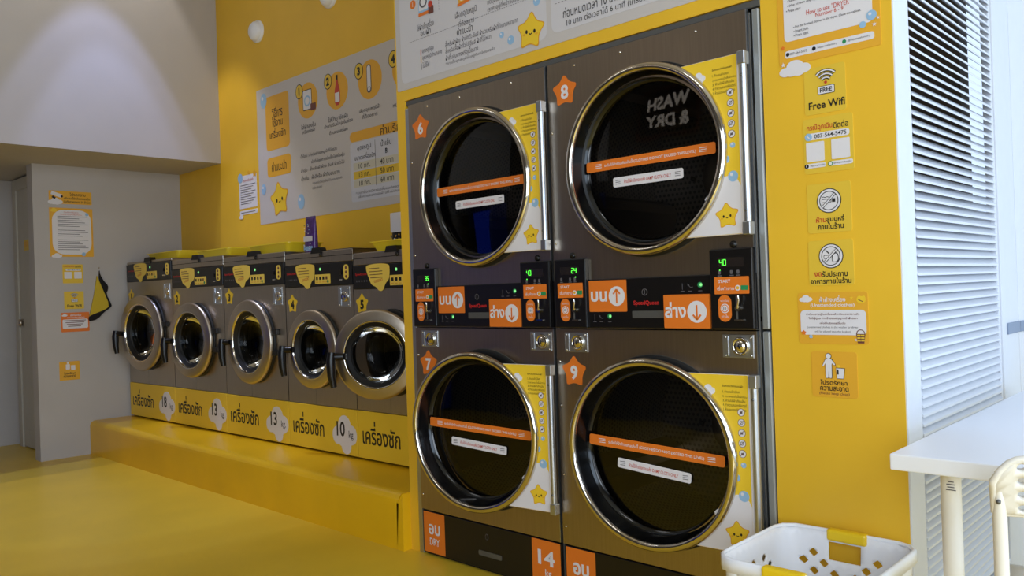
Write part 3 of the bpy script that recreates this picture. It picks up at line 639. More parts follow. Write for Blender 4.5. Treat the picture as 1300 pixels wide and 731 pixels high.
# --- large dryer price poster above the dryers
r, new = sign('instruction_poster', 'large white dryer instruction poster above the two stacked dryers', 'poster', .72, 2.45, 'front')
new().rrect(-.077, 1.54, 2.012, 2.95, .01, -.002, VINYL, .002).build('sheet', r)
m = new(); m.rrect(-.045, .80, 2.04, 2.90, .03, Y(1), mat('pale_grey_print', (208, 204, 208), .5)); m.rrect(.824, 1.52, 2.05, 2.90, .03, Y(1), bpy.data.materials['pale_grey_print']); m.split('printed_panel', r)
m = new(); y = Y(3)
m.text('ใส่ผ้าเข้าเครื่อง', .126, 2.262, y, PGREY, w=.108, h=.034, bold=.004); m.text('อบผ้า', .126, 2.232, y, PGREY, w=.066, h=.028, bold=.004)
m.text('เลือกอุณหภูมิ', .376, 2.246, y, PGREY, w=.125, h=.036, bold=.004); m.text('ที่ต้องการ', .378, 2.213, y, PGREY, w=.09, h=.03, bold=.004)
m.text('กดปุ่มเริ่มทำงานเครื่องอบ', .60, 2.255, y, PGREY, w=.20, h=.034, bold=.004); m.text('(ราคาอยู่ที่หน้าจอเครื่อง)', .60, 2.225, y, PGREY, w=.20, h=.03, bold=.004)
m.text('คำแนะนำ', .366, 2.181, y, PBLACK, w=.092, h=.03, bold=.003)
for t, z, x1 in (('สำหรับผ้าฝ้าย ผ้าเช็ดตัว ยีนส์ ผ้านวมหรือผ้าที่มีความหนามาก', 2.150, .66), ('สำหรับเสื้อผ้าทั่วไป ยีนส์ ผ้าที่ไม่หนา', 2.1225, .514), ('ผ้าที่บอบบางหรือเนื้อบาง', 2.094, .44)): m.text(t, .247, z, y, PGREY, w=x1-.247, h=.026, al='l', bold=.004)
m.text('*การตั้งอุณหภูมิขึ้นอยู่กับชนิดของผ้า', .246, 2.067, y, PGREY, w=.286, h=.02, al='l', bold=.0)
for t, z, x1 in (('อุณหภูมิสูง', 2.151, .174), ('อุณหภูมิปานกลาง', 2.123, .225), ('ไม่ใช้ไฟ', 2.094, .144)): m.text(t, .10, z, y, PGREY, w=x1-.10, h=.024, al='l', bold=.004)
m.text('ก่อนหมดเวลา 10 นาที', .881, 2.112, y, PBLACK, w=.25, h=.036, al='l', bold=.0); m.text('10 บาท ต่อเวลาได้ 6 นาที (เครื่องอบ)', .896, 2.075, y, PBLACK, w=.38, h=.036, al='l', bold=.0)
m.split('text_line', r)
m = new()
for j in range(58): m.line(.014+.0122*j, 2.209, .021+.0122*j, 2.209, .0016, y, PGREY)
for j in range(40): m.line(.844+.0155*j, 2.155, .853+.0155*j, 2.155, .0016, y, PGREY)
for j in range(14): m.line(.215, 2.30+.0122*j, .215, 2.307+.0122*j, .0016, y, PGREY)
m.build('dotted_lines', r)
m = new(); y = Y(3)
m.rrect(.085, .150, 2.31, 2.40, .006, y, PBLUE); m.rrect(.089, .146, 2.325, 2.396, .005, y-.0004, PWHITE); m.ringf(.1175, 2.36, .017, .025, y-.0012, PGREY); m.rrect(.085, .150, 2.303, 2.316, .003, y-.0008, ORANGE); m.prism(rr(.15, .182, 2.298, 2.33, .004), y-.0016, y, PBROWN); m.disc(.163, 2.338, .014, y-.0018, PRED, n=16)
m.disc(.048, 2.366, .0185, y, ORANGE); m.text('1', .048, 2.366, y-.0007, PWHITE, h=.02); m.disc(.255, 2.39, .0185, y, ORANGE); m.text('2', .255, 2.39, y-.0007, PWHITE, h=.02)
m.rrect(.335, .41, 2.29, 2.40, .01, y, PORA); m.rrect(.345, .40, 2.30, 2.39, .008, y-.0005, PWHITE); m.line(.33, 2.286, .42, 2.296, .012, y-.001, ORANGE); m.rrect(.53, .67, 2.30, 2.40, .01, y, PORA)
for j, c in enumerate((PRED, PORA, PGREY)): m.line(.091, 2.163-.03*j, .091, 2.137-.03*j, .004, y, c)
m.split('pictogram', r)
m = new(); y = Y(3); happy_star(m, .722, 2.087, .074, y, R(-7)); m.build('star_print', r)
m = new()
for bx, bz, br in ((.619, 2.078, .017), (.572, 2.109, .012), (.757, 2.19, .017)): m.disc(bx, bz, br, y, PBLUE); m.disc(bx-.3*br, bz+.3*br, br*.3, y-.0006, PWHITE, n=10)
m.split('bubble', r)
# --- washing poster on the yellow wall behind the washers
r, new = sign('instruction_poster', 'white washing instruction and price poster on the yellow wall above the washers', 'poster', -1.75, 2.14, 'back')
new().rrect(-2.553, -.55, 1.652, 2.606, .004, -.002, VINYL, .002).build('sheet', r)
m = new(); y = Y(1); m.rrect(-2.434, -2.128, 2.157, 2.533, .03, y, PORA); m.rrect(-2.432, -2.122, 1.972, 2.106, .03, y, PORA)
for cxx in (-1.895, -1.558, -1.215, -.88): m.disc(cxx, 2.418, .118, y, PORA, rz=.118)
m.rrect(-1.44, -.60, 2.068, 2.13, .03, y, PORA); m.rrect(-1.44, -.60, 1.70, 2.062, .02, y, mat('cool_white_print', (206, 206, 216), .5))
m.rrect(-1.41, -.63, 1.838, 1.885, .004, y-.0005, PLEM); m.rrect(-1.41, -.63, 1.892, 1.938, .004, y-.0005, mat('beige_print', (206, 200, 182), .5)); m.rrect(-1.41, -.63, 1.787, 1.832, .004, y-.0005, bpy.data.materials['beige_print']); m.line(-1.185, 1.78, -1.185, 2.05, .003, y-.001, PGREY); m.split('printed_panel', r)
m = new(); y = Y(3)
for t, z, wd in (('วิธีการ', 2.413, .14), ('ใช้งาน', 2.345, .135), ('เครื่องซัก', 2.272, .205)): m.text(t, -2.28, z, y, PBLACK, w=wd, h=.07 if t != 'ใช้งาน' else .062, bold=.003)
m.text('คำแนะนำ', -2.277, 2.04, y, PBLACK, w=.19, h=.066, bold=.003)
for cxx, L in ((-1.895, (('ใส่ผ้าลงใน', 2.253, .17), ('เครื่องซักผ้า', 2.222, .15))), (-1.556, (('ใส่น้ำยาซักผ้า', 2.248, .21), ('น้ำยาปรับผ้านุ่มในช่อง', 2.208, .31), ('ด้านบนเครื่อง', 2.168, .2))), (-1.225, (('เลือกอุณหภูมิน้ำ', 2.243, .21), ('ที่ต้องการ', 2.209, .15))), (-.9, (('หยอดเหรียญ', 2.22, .2),))):
    for t, z, wd in L: m.text(t, cxx, z, y, PBLACK, w=wd, h=.032, bold=.0)
for t, x0, x1, z in (('น้ำร้อน : สำหรับผ้าขนหนู ผ้าที่มีคราบ', -2.0, -1.577, 2.06), ('ผ้าที่ต้องการฆ่าเชื้อโรคไรฝุ่น', -1.871, -1.50, 2.012), ('น้ำอุ่น : สำหรับผ้าฝ้าย ยีนส์ ผ้าทั่วไป', -2.0, -1.503, 1.966), ('น้ำเย็น : ผ้าสีหรือ ผ้าที่บอบบาง', -2.0, -1.556, 1.916)): m.text(t, x0, z, y, PBLACK, w=x1-x0, h=.036, al='l', bold=.0)
m.text('*อุณหภูมิน้ำควรเลือกให้เหมาะสมกับผ้า', -1.871, 1.868, y, PGREY, w=.342, h=.022, al='l'); m.text('แต่ละประเภท', -1.871, 1.84, y, PGREY, w=.11, h=.02, al='l')
m.text('ค่าบริการ', -1.0, 2.099, y, PBLACK, w=.26, h=.058, bold=.003)
m.text('อุณหภูมิ', -1.294, 2.022, y, PBLACK, w=.14, h=.036, bold=.0); m.text('ขนาดเครื่องซัก', -1.29, 1.972, y, PBLACK, w=.205, h=.038, bold=.0)
m.text('น้ำเย็น', -1.077, 2.022, y, PBLACK, w=.1, h=.038, bold=.0); m.text('฿', -1.077, 1.972, y, PBLACK, h=.036); m.text('น้ำอุ่น', -.8, 2.022, y, PBLACK, w=.1, h=.038, bold=.0)
for a, b, c, z in (('10 กก.', '40 บาท', '50 บาท', 1.914), ('13 กก.', '50 บาท', '60 บาท', 1.861), ('18 กก.', '60 บาท', '70 บาท', 1.809)): m.text(a, -1.296, z, y, PBLACK, w=.115, h=.03, bold=.003); m.text(b, -1.077, z, y, PBLACK, w=.125, h=.032, bold=.003); m.text(c, -.8, z, y, PBLACK, w=.125, h=.032, bold=.003)
m.text('*ราคานี้อาจมีการเปลี่ยนแปลงตามสาขา', -1.393, 1.755, y, PGREY, w=.52, h=.022, al='l'); m.text('เพื่อความสะอาดของผ้า ใส่ผ้าไม่เกินขนาดเครื่อง', -1.366, 1.731, y, PGREY, w=.52, h=.022, al='l')
m.split('text_line', r)
m = new(); y = Y(3)
for n, xx, zz in (('1', -1.992, 2.493), ('2', -1.655, 2.493), ('3', -1.322, 2.489), ('4', -.985, 2.489)): m.disc(xx, zz, .044, y, PBLACK, rz=.05); m.disc(xx, zz, .039, y-.0005, PLEM, rz=.045); m.text(n, xx, zz, y-.0012, PBLACK, h=.052, bold=.05)
m.rrect(-1.95, -1.845, 2.355, 2.49, .01, y, PBLACK); m.rrect(-1.946, -1.849, 2.36, 2.485, .008, y-.0005, PWHITE); m.disc(-1.897, 2.415, .036, y-.001, PBLUE); m.disc(-1.897, 2.415, .025, y-.0014, PWHITE); m.prism(rr(-1.86, -1.80, 2.345, 2.39, .006), y-.0014, y, PBROWN); m.disc(-1.825, 2.405, .016, y-.0016, PORA, n=14)
m.flat(chaikin([(-1.585, 2.325), (-1.525, 2.325), (-1.525, 2.42), (-1.54, 2.45), (-1.545, 2.49), (-1.565, 2.49), (-1.57, 2.45), (-1.585, 2.42)], 1), y, PRED); m.rrect(-1.58, -1.53, 2.345, 2.405, .004, y-.0005, PWHITE); m.rrect(-1.565, -1.545, 2.485, 2.515, .003, y-.0005, PBLACK)
m.rrect(-1.245, -1.20, 2.34, 2.51, .02, y, PGREY); m.rrect(-1.239, -1.206, 2.346, 2.504, .016, y-.0005, PWHITE); m.disc(-1.2225, 2.362, .016, y-.001, PGREY, n=16); m.disc(-1.2225, 2.362, .012, y-.0014, PWHITE, n=16); m.split('pictogram', r)
m = new(); happy_star(m, -2.283, 1.808, .128, y, R(8)); m.build('star_print', r)
m = new()
for bx, bz, br in ((-2.455, 2.518, .042), (-2.011, 1.765, .04), (-2.49, 1.898, .03)): m.disc(bx, bz, br, y, PBLUE, rz=br*1.25); m.disc(bx-.3*br, bz+.4*br, br*.3, y-.0006, PWHITE, n=10)
m.split('bubble', r)
# --- small paper left of it
r, new = sign('paper_notice', 'small white paper notice left of the washing poster', 'notice', -2.715, 1.885, 'back')
new().rrect(-2.845, -2.59, 1.79, 2.03, .004, -.0015, PWHITE, .0015).rrect(-2.845, -2.59, 1.745, 1.775, .01, -.0015, PWHITE, .0015).split('sheet', r)
m = new(); m.text('ประกาศแจ้งลูกค้า', -2.71, 1.99, Y(1), PRED, w=.15, h=.026)
for j in range(9): m.line(-2.825, 1.96-.017*j, -2.61-.03*(j % 3), 1.96-.017*j, .004, Y(1), PGREY)
m.line(-2.825, 1.76, -2.62, 1.76, .004, Y(1), PGREY); m.split('text_line', r)
m = new(); m.disc(-2.825, 2.015, .035, Y(1), PBLUE); m.flat(star(-2.615, 2.03, .03), Y(2), PORA); m.flat(star(-2.70, 2.045, .02), Y(2), PORA); cloud(m, -2.825, 1.735, .06, .04, Y(1), PWHITE); m.split('decoration', r)

# --- signs on the right pillar
r, new = sign('dryer_notice', 'amber and white dryer how-to notice at top of the right yellow pillar', 'notice', 1.83, 1.92, 'front')
new().rrect(1.686, 1.972, 1.745, 2.16, .004, -.002, PORA, .002).build('card', r)
m = new(); m.rrect(1.704, 1.952, 1.812, 2.14, .012, Y(1), PWHITE); m.rrect(1.704, 1.955, 1.765, 1.786, .007, Y(1), PWHITE); cloud(m, 1.732, 1.733, .092, .045, Y(1), PWHITE); m.rrect(1.690, 1.776, 1.717, 1.730, .006, Y(1)-.001, PWHITE); m.split('white_panel', r)
m = new(); y = Y(3); m.text('How to use "DRYER"', 1.834, 1.882, y, PRED, w=.125, h=.0145); m.text('Number 6 - 9', 1.837, 1.868, y, PRED, w=.078, h=.011)
for t, x0, z, wd in (('Press start', 1.722, 1.940, .07), ('Select temperature', 1.722, 1.927, .085), ('(the screen displays)', 1.722, 1.914, .085), ('Press start', 1.718, 1.900, .038), ('Put the finished clothes in the dryer. Close the cabinet.', 1.738, 1.8495, .185), ('Insert coin', 1.738, 1.8375, .038), ('Press start', 1.738, 1.8255, .038)):
    m.text(t, x0, z, y, PGREY, w=wd, h=.0082, al='l', bold=.01); m.disc(x0-.004, z, .0014, y, PGREY, n=8)
m.text('087-564-5475', 1.745, 1.7755, y, PGREY, w=.05, h=.007); m.text('happywashanddry', 1.828, 1.7755, y, PGREY, w=.055, h=.007); m.text('@happywashanddry', 1.915, 1.7755, y, PGREY, w=.06, h=.007)
m.text('How to use "WASHER"', 1.834, 2.08, y, PRED, w=.16, h=.016)
m.split('text_line', r)
m = new(); m.disc(1.713, 1.7755, .0055, y, PBLACK, n=14); m.disc(1.790, 1.7755, .0055, y, PBLACK, n=14); m.disc(1.875, 1.7755, .0055, y, PGREEN, n=14)
m.disc(1.950, 1.829, .0135, y, PBLUE); m.disc(1.926, 1.809, .009, y, PBLUE); m.disc(1.946, 1.833, .004, y-.0007, PWHITE, n=10)
for sx, sz, sr in ((1.956, 1.803, .007), (1.967, 1.818, .005), (1.698, 1.748, .008)): m.flat(star(sx, sz, sr, .35, 0, 0), y, PWHITE)
m.flat(star(1.699, 1.797, .007), y, ORANGE); m.split('decoration', r)
def card(name, label, x0, x1, z0, z1, bgm, rad=.008, u=None):
    r, new = sign(name, label, 'sign', (x0+x1)/2, (z0+z1)/2, 'front')
    new().rrect(x0, x1, z0, z1, rad, -.0015, bgm, .0015).build('card', r); return r, new
def wifi_icon(m, cx, cz, s, y):
    for q, wd in ((1., .15), (.72, .15), (.44, .15)):
        for k, (c, ww) in enumerate(((PBLACK, wd+.07), (PWHITE, wd-.05))):
            P = [(cx+q*s*math.cos(R(a)), cz+q*s*math.sin(R(a))) for a in range(45, 136, 9)]
            for a, b in zip(P, P[1:]): m.line(*a, *b, ww*s, y-.0006*k-.00003*len(P), c)
    m.disc(cx, cz+.08*s, .11*s, y-.0012, PRED, n=14)
r, new = card('wifi_sign', 'yellow Free Wifi sign on the right pillar under the dryer notice', 1.757, 1.874, 1.590, 1.722, PLEM)
m = new(); wifi_icon(m, 1.820, 1.672, .037, Y(2)); m.rrect(1.796, 1.844, 1.643, 1.666, .003, Y(1), PBLACK); m.rrect(1.7975, 1.8425, 1.6445, 1.6645, .003, Y(2), PWHITE); m.split('pictogram', r)
m = new(); m.text('FREE', 1.820, 1.6545, Y(3), PBLACK, w=.034, h=.0125, bold=.02); m.text('Free Wifi', 1.820, 1.615, Y(1), PBLACK, w=.102, h=.0215, bold=.018); m.split('text_line', r)
r, new = card('contact_sign', 'yellow emergency contact sign with phone number on the right pillar', 1.750, 1.890, 1.424, 1.580, PLEM)
m = new(); m.rrect(1.764, 1.880, 1.519, 1.538, .007, Y(1), PWHITE); m.rrect(1.757, 1.809, 1.458, 1.513, .003, Y(1), PWHITE); m.rrect(1.829, 1.880, 1.458, 1.513, .003, Y(1), PWHITE); m.rrect(1.755, 1.812, 1.440, 1.453, .005, Y(1), PWHITE); m.rrect(1.822, 1.887, 1.440, 1.453, .005, Y(1), PWHITE); m.split('white_panel', r)
m = new(); m.text('กรณีฉุกเฉิน', 1.797, 1.5525, Y(1), PRED, w=.073, h=.021, bold=.012); m.text('ติดต่อ', 1.857, 1.553, Y(1), PBLACK, w=.041, h=.019, bold=.012); m.text('087-564-5475', 1.827, 1.5285, Y(2), PBLACK, w=.09, h=.0115, bold=.01); m.text('happywashanddry', 1.789, 1.4465, Y(2), PGREY, w=.042, h=.006); m.text('@happywashanddry', 1.859, 1.4465, Y(2), PGREY, w=.05, h=.006); m.split('text_line', r)
m = new(); m.disc(1.765, 1.5285, .0105, Y(2), PBLUE); m.line(1.761, 1.532, 1.768, 1.524, .003, Y(3), PWHITE); m.disc(1.757, 1.4465, .0062, Y(2), PBLACK, n=16); m.text('f', 1.757, 1.4465, Y(4), PWHITE, h=.008); m.disc(1.825, 1.4465, .0068, Y(2), PGREEN, n=16); m.disc(1.825, 1.4465, .0045, Y(3), PWHITE, n=14); m.split('contact_icon', r)
def ban(m, cx, cz, rad):
    m.disc(cx, cz, rad, Y(1), PBLACK); m.disc(cx, cz, rad*.93, Y(2), PWHITE)
    m.ringf(cx, cz, rad*.72, rad*.78, Y(3), PBLACK, 36)
def slash(m, cx, cz, rad):
    a = rad*.52; m.line(cx-a, cz-a, cx+a, cz+a, rad*.2, Y(6), PBLACK); m.line(cx-a*.98, cz-a*.98, cx+a*.98, cz+a*.98, rad*.11, Y(7), PWHITE)
r, new = card('no_smoking_sign', 'yellow no smoking sign on the right pillar', 1.754, 1.878, 1.255, 1.394, PLEM)
m = new(); ban(m, 1.817, 1.344, .0345); m.rrect(1.797, 1.824, 1.339, 1.349, .001, Y(3), PBLACK); m.rrect(1.7985, 1.8225, 1.3405, 1.3475, .001, Y(4), PWHITE); m.rrect(1.826, 1.835, 1.339, 1.349, .001, Y(3), PBLACK)
for j in range(4): m.line(1.797+.005*j, 1.3535+.002*(j % 2), 1.802+.005*j, 1.3555-.002*(j % 2), .0016, Y(3), PBLACK)
slash(m, 1.817, 1.344, .0345); m.split('pictogram', r)
m = new(); m.text('ห้าม', 1.793, 1.293, Y(1), PRED, w=.029, h=.0165, bold=.02); m.text('สูบบุหรี่', 1.833, 1.2925, Y(1), PBLACK, w=.05, h=.021, bold=.02); m.text('ภายในร้าน', 1.819, 1.2735, Y(1), PBLACK, w=.074, h=.0175, bold=.02); m.split('text_line', r)
r, new = card('no_food_sign', 'yellow no eating sign on the right pillar below the no smoking sign', 1.752, 1.879, 1.107, 1.234, PLEM)
m = new(); ban(m, 1.817, 1.189, .0345); m.line(1.803, 1.206, 1.812, 1.196, .003, Y(3), PBLACK); m.rrect(1.797, 1.814, 1.182, 1.192, .002, Y(3), PBLACK); m.rrect(1.7985, 1.8125, 1.1835, 1.1905, .002, Y(4), PWHITE); m.flat(chaikin([(1.818, 1.170), (1.84, 1.172), (1.838, 1.199), (1.822, 1.197)], 2), Y(3), PBLACK); m.flat(chaikin([(1.82, 1.172), (1.838, 1.174), (1.836, 1.196), (1.824, 1.194)], 2), Y(4), PWHITE); slash(m, 1.817, 1.189, .0345); m.split('pictogram', r)
m = new(); m.text('งด', 1.778, 1.139, Y(1), PRED, w=.021, h=.012, bold=.02); m.text('รับประทาน', 1.826, 1.1395, Y(1), PBLACK, w=.071, h=.0165, bold=.02); m.text('อาหารภายในร้าน', 1.814, 1.1205, Y(1), PBLACK, w=.115, h=.0165, bold=.02); m.split('text_line', r)
r, new = card('unattended_clothes_sign', 'amber and white unattended clothes notice on the right pillar', 1.716, 1.913, .943, 1.088, PORA)
m = new(); m.rrect(1.723, 1.907, .968, 1.038, .012, Y(1), PWHITE); cloud(m, 1.740, 1.071, .038, .02, Y(1), PWHITE); m.split('white_panel', r)
m = new(); m.text('ผ้าค้างเครื่อง', 1.816, 1.0695, Y(1), PWHITE, w=.073, h=.018, bold=.02); m.text('(Unattended clothes)', 1.815, 1.051, Y(1), PWHITE, w=.124, h=.0125, bold=.012)
for t, z, a, b in (('ถ้าถึงเวลาอยู่ในเครื่องแล้วหรือครบเวลาแล้ว', 1.0265, 1.740, 1.890), ('ไม่มีผู้ดูแล ทางร้านขออนุญาตนำผ้าออก', 1.0145, 1.747, 1.884), ('เพื่อให้บริการผู้อื่นต่อ', 1.001, 1.779, 1.851)): m.text(t, (a+b)/2, z, Y(2), PBROWN, w=b-a, h=.0088, bold=.012)
m.text('(unattended clothes in the washer or dryer', 1.814, .989, Y(2), PGREY, w=.142, h=.0072); m.text('will be placed into the basket)', 1.814, .977, Y(2), PGREY, w=.101, h=.0072); m.split('text_line', r)
m = new(); m.flat([(1.879, .972), (1.904, .972), (1.900, .946), (1.883, .946)], Y(2), PBROWN); 
for j in range(3):
    for q in range(4): m.rrect(1.882+.0052*q, 1.8856+.0052*q, .9655-.007*j, .9700-.007*j, .0008, Y(3), PLEM)
for a in range(0, 180, 20): m.line(1.8915+.011*math.cos(R(a)), .972+.011*math.sin(R(a)), 1.8915+.011*math.cos(R(a+20)), .972+.011*math.sin(R(a+20)), .0022, Y(2), PBROWN)
m.flat(chaikin([(1.881, 1.064), (1.888, 1.078), (1.897, 1.074), (1.905, 1.078), (1.908, 1.062), (1.901, 1.056), (1.890, 1.055)], 1), Y(1), PYEL); m.line(1.888, 1.066, 1.9, 1.06, .002, Y(2), PBROWN)
m.flat(star(1.7315, .974, .008), Y(3), ORANGE); m.disc(1.752, .963, .005, Y(3), PBLUE); m.flat(star(1.878, .955, .005, .35, 0, 0), Y(1), PWHITE); m.flat(star(1.869, 1.071, .006, .35, 0, 0), Y(1), PYEL); m.split('decoration', r)
r, new = card('keep_clean_sign', 'amber please keep clean sign, lowest on the right pillar', 1.750, 1.878, .793, .921, PORA)
m = new()
for k, (c, e) in enumerate(((PBLACK, .0013), (PWHITE, 0.))):
    y = Y(1+k*2); m.disc(1.7995, .9085, .0072+e, y, c, n=20)
    m.flat(chaikin([(1.792-e, .901+e), (1.807+e, .901+e), (1.8185+e, .886-e), (1.8165, .883-e), (1.808+e, .890), (1.808+e, .847-e), (1.8005+(0 if e else .0006), .847-e), (1.8, .872-e), (1.7985-(0 if e else .0006), .847-e), (1.791-e, .847-e), (1.791-e, .890), (1.7845-e, .879-e), (1.782-e, .881)], 1, .15), y, c)
    m.flat([(1.8205-e, .8755+e), (1.8435+e, .8745+e), (1.840+e, .847-e), (1.823-e, .847-e)], y, c)
m.rrect(1.8235, 1.8275, .858, .872, .001, Y(4), PBLACK); m.disc(1.828, .881, .004, Y(4), PYEL, n=12); m.split('pictogram', r)
m = new(); m.text('โปรดรักษา', 1.812, .835, Y(1), PBLACK, w=.076, h=.014, bold=.015); m.text('ความสะอาด', 1.813, .8175, Y(1), PBLACK, w=.08, h=.0125, bold=.015); m.text('(Please keep clean)', 1.813, .803, Y(1), PBROWN, w=.085, h=.0095); m.split('text_line', r)

# --- notices on the white end wall (u = y)
def ecard(name, label, u0, u1, z0, z1, bgm):
    r, new = sign(name, label, 'sign', (u0+u1)/2, (z0+z1)/2, 'end')
    new().rrect(u0, u1, z0, z1, .006, -.0015, bgm, .0015).build('card', r); return r, new
r, new = ecard('camera_notice', 'yellow camera warning notice, topmost on the white end wall', -.278, .018, 1.882, 1.978, PORA)
m = new(); cloud(m, -.235, 1.90, .1, .05, Y(1), PWHITE); m.line(-.262, 1.962, -.19, 1.938, .026, Y(2), PWHITE); m.line(-.255, 1.935, -.235, 1.92, .016, Y(2), PBLACK); m.disc(-.19, 1.937, .008, Y(3), PBLACK); m.split('pictogram', r)
m = new(); m.text('โปรดทราบ', -.08, 1.955, Y(1), PBLACK, w=.11, h=.024, bold=.015); m.text('บริเวณนี้มีกล้องวงจรปิด', -.085, 1.928, Y(1), PBLACK, w=.18, h=.022, bold=.015); m.text('บันทึกภาพตลอด 24 ชั่วโมง', -.085, 1.903, Y(1), PBLACK, w=.185, h=.022, bold=.015); m.split('text_line', r)
r, new = ecard('rules_notice', 'tall yellow framed sheet of rules on the white end wall', -.279, .021, 1.488, 1.852, PORA)
m = new(); m.rrect(-.262, .008, 1.505, 1.838, .08, Y(1), PWHITE); m.split('white_panel', r)
m = new(); m.text('เงื่อนไขการใช้บริการ', -.13, 1.822, Y(2), PRED, w=.1, h=.014); m.text('โปรดอ่านและปฏิบัติตาม', -.13, 1.803, Y(2), PRED, w=.15, h=.012)
for j in range(18):
    if j in (6, 11): continue
    m.line(-.225, 1.788-.0145*j, -.225+(.21-.06*((j*7) % 4)/3), 1.788-.0145*j, .004, Y(2), PGREY)
m.split('text_line', r)
m = new(); cloud(m, -.248, 1.835, .045, .03, Y(2), PYEL); cloud(m, -.235, 1.497, .07, .035, Y(2), PWHITE); m.disc(-.02, 1.808, .012, Y(2), PBLUE); m.disc(-.05, 1.508, .014, Y(2), PBLUE); m.split('decoration', r)
r, new = ecard('contact_sign', 'small yellow contact card below the rules sheet on the white end wall', -.201, -.06, 1.29, 1.432, PLEM)
m = new(); m.rrect(-.19, -.138, 1.325, 1.375, .004, Y(1), PWHITE); m.rrect(-.122, -.07, 1.325, 1.375, .004, Y(1), PWHITE); m.rrect(-.18, -.075, 1.383, 1.398, .006, Y(1), PWHITE); m.split('white_panel', r)
m = new(); m.text('กรณีฉุกเฉิน', -.157, 1.416, Y(1), PRED, w=.075, h=.017, bold=.012); m.text('ติดต่อ', -.094, 1.416, Y(1), PBLACK, w=.04, h=.016, bold=.012); m.text('087-564-5475', -.125, 1.3905, Y(2), PGREY, w=.085, h=.009); m.split('text_line', r)
r, new = ecard('wifi_sign', 'small yellow Free Wifi card on the white end wall', -.196, -.06, 1.098, 1.23, PLEM)
m = new(); wifi_icon(m, -.125, 1.178, .034, Y(2)); m.rrect(-.147, -.103, 1.150, 1.172, .003, Y(1), PBLACK); m.rrect(-.1455, -.1045, 1.1515, 1.1705, .003, Y(2), PWHITE); m.split('pictogram', r)
m = new(); m.text('FREE', -.125, 1.161, Y(3), PBLACK, w=.032, h=.011); m.text('Free Wifi', -.127, 1.122, Y(1), PBLACK, w=.1, h=.021, bold=.018); m.split('text_line', r)
r, new = ecard('unattended_clothes_sign', 'orange and white notice beside the hanging cloth on the end wall', -.222, -.026, .928, 1.072, ORANGE)
m = new(); m.rrect(-.212, -.036, .953, 1.022, .01, Y(1), PWHITE); cloud(m, -.197, 1.054, .038, .02, Y(1), PWHITE); m.split('white_panel', r)
m = new(); m.text('ผ้าค้างเครื่อง', -.12, 1.054, Y(1), PWHITE, w=.075, h=.018, bold=.02); m.text('(Unattended clothes)', -.12, 1.034, Y(1), PWHITE, w=.12, h=.012, bold=.012)
for j in range(4): m.line(-.2+.008*j, 1.012-.014*j, -.05-.012*j, 1.012-.014*j, .005, Y(2), PBROWN)
m.split('text_line', r)
r, new = ecard('keep_clean_sign', 'small amber keep clean card, lowest on the white end wall', -.244, -.104, .571, .71, PORA)
m = new(); m.rrect(-.2, -.172, .65, .69, .006, Y(1), PWHITE); m.rrect(-.165, -.135, .645, .68, .004, Y(1), PWHITE); m.disc(-.186, .698, .007, Y(1), PWHITE, n=14); m.split('pictogram', r)
m = new(); m.text('โปรดรักษา', -.174, .622, Y(1), PBLACK, w=.08, h=.017, bold=.02); m.text('ความสะอาด', -.174, .6, Y(1), PBLACK, w=.085, h=.016, bold=.02); m.split('text_line', r)
rt = tag(MB(-4.42, -.266, 1.61).rrect(-4.49, -4.35, 1.57, 1.655, .006, -.268, PLEM, .002).rrect(-4.475, -4.40, 1.60, 1.64, .006, -.2686, PORA).build('door_label'), 'small yellow label stuck on the white door', 'label')

# hanging cloth with hook
root = tag(empty('hanging_cloth', (XW, .04, 1.2), R(90)), 'yellow and black cloth hanging from a hook on the white end wall', 'cloth')
def cl(P, y0, amp, m, nm):
    mb = MB(.04, 0, 1.2); mb.prism(P, y0-.012, y0, m); mb.build(nm, root)
cl([(.035, 1.345), (.050, 1.30), (.075, 1.24), (.125, 1.13), (.128, 1.115), (.085, 1.085), (.02, 1.055), (-.028, 1.04), (-.015, 1.09), (.01, 1.2)], -.004, .01, CLOTHY, 'cloth_body')
cl(chaikin([(.052, 1.395), (.057, 1.35), (.085, 1.30), (.112, 1.27), (.110, 1.235), (.095, 1.205), (.135, 1.12), (.128, 1.10), (.075, 1.065), (.03, 1.015), (-.02, 1.000), (-.035, 1.01), (-.028, 1.042), (.02, 1.06), (.085, 1.085), (.12, 1.112), (.075, 1.235), (.048, 1.305)], 1), -.006, .01, CLOTHB, 'cloth_border')
m = MB(.04, 0, 1.2); m.tube([(.05, 0, 1.405), (.05, -.018, 1.400), (.05, -.022, 1.408)], .003, CHROME, 8); m.build('hook', root)

# round white wall domes
for xx, zz, lb in ((-2.5, 3.018, 'round white wall dome left of the other, above the washing poster'), (-1.6, 3.025, 'round white wall dome at the top edge, above the poster number 3')):
    root = tag(empty('wall_dome', (xx, YB, zz)), lb, 'wall dome', 'round white domes on the yellow wall')
    MB().lathe([(.078, 0), (.078, -.014), (.070, -.018)], 0, 0, WPLAS, 32).build('mounting_ring', root); MB().lathe([(.070, -.014), (.066, -.036), (.05, -.052), (.0005, -.058)], 0, 0, WPLAS, 32).build('dome_cover', root)

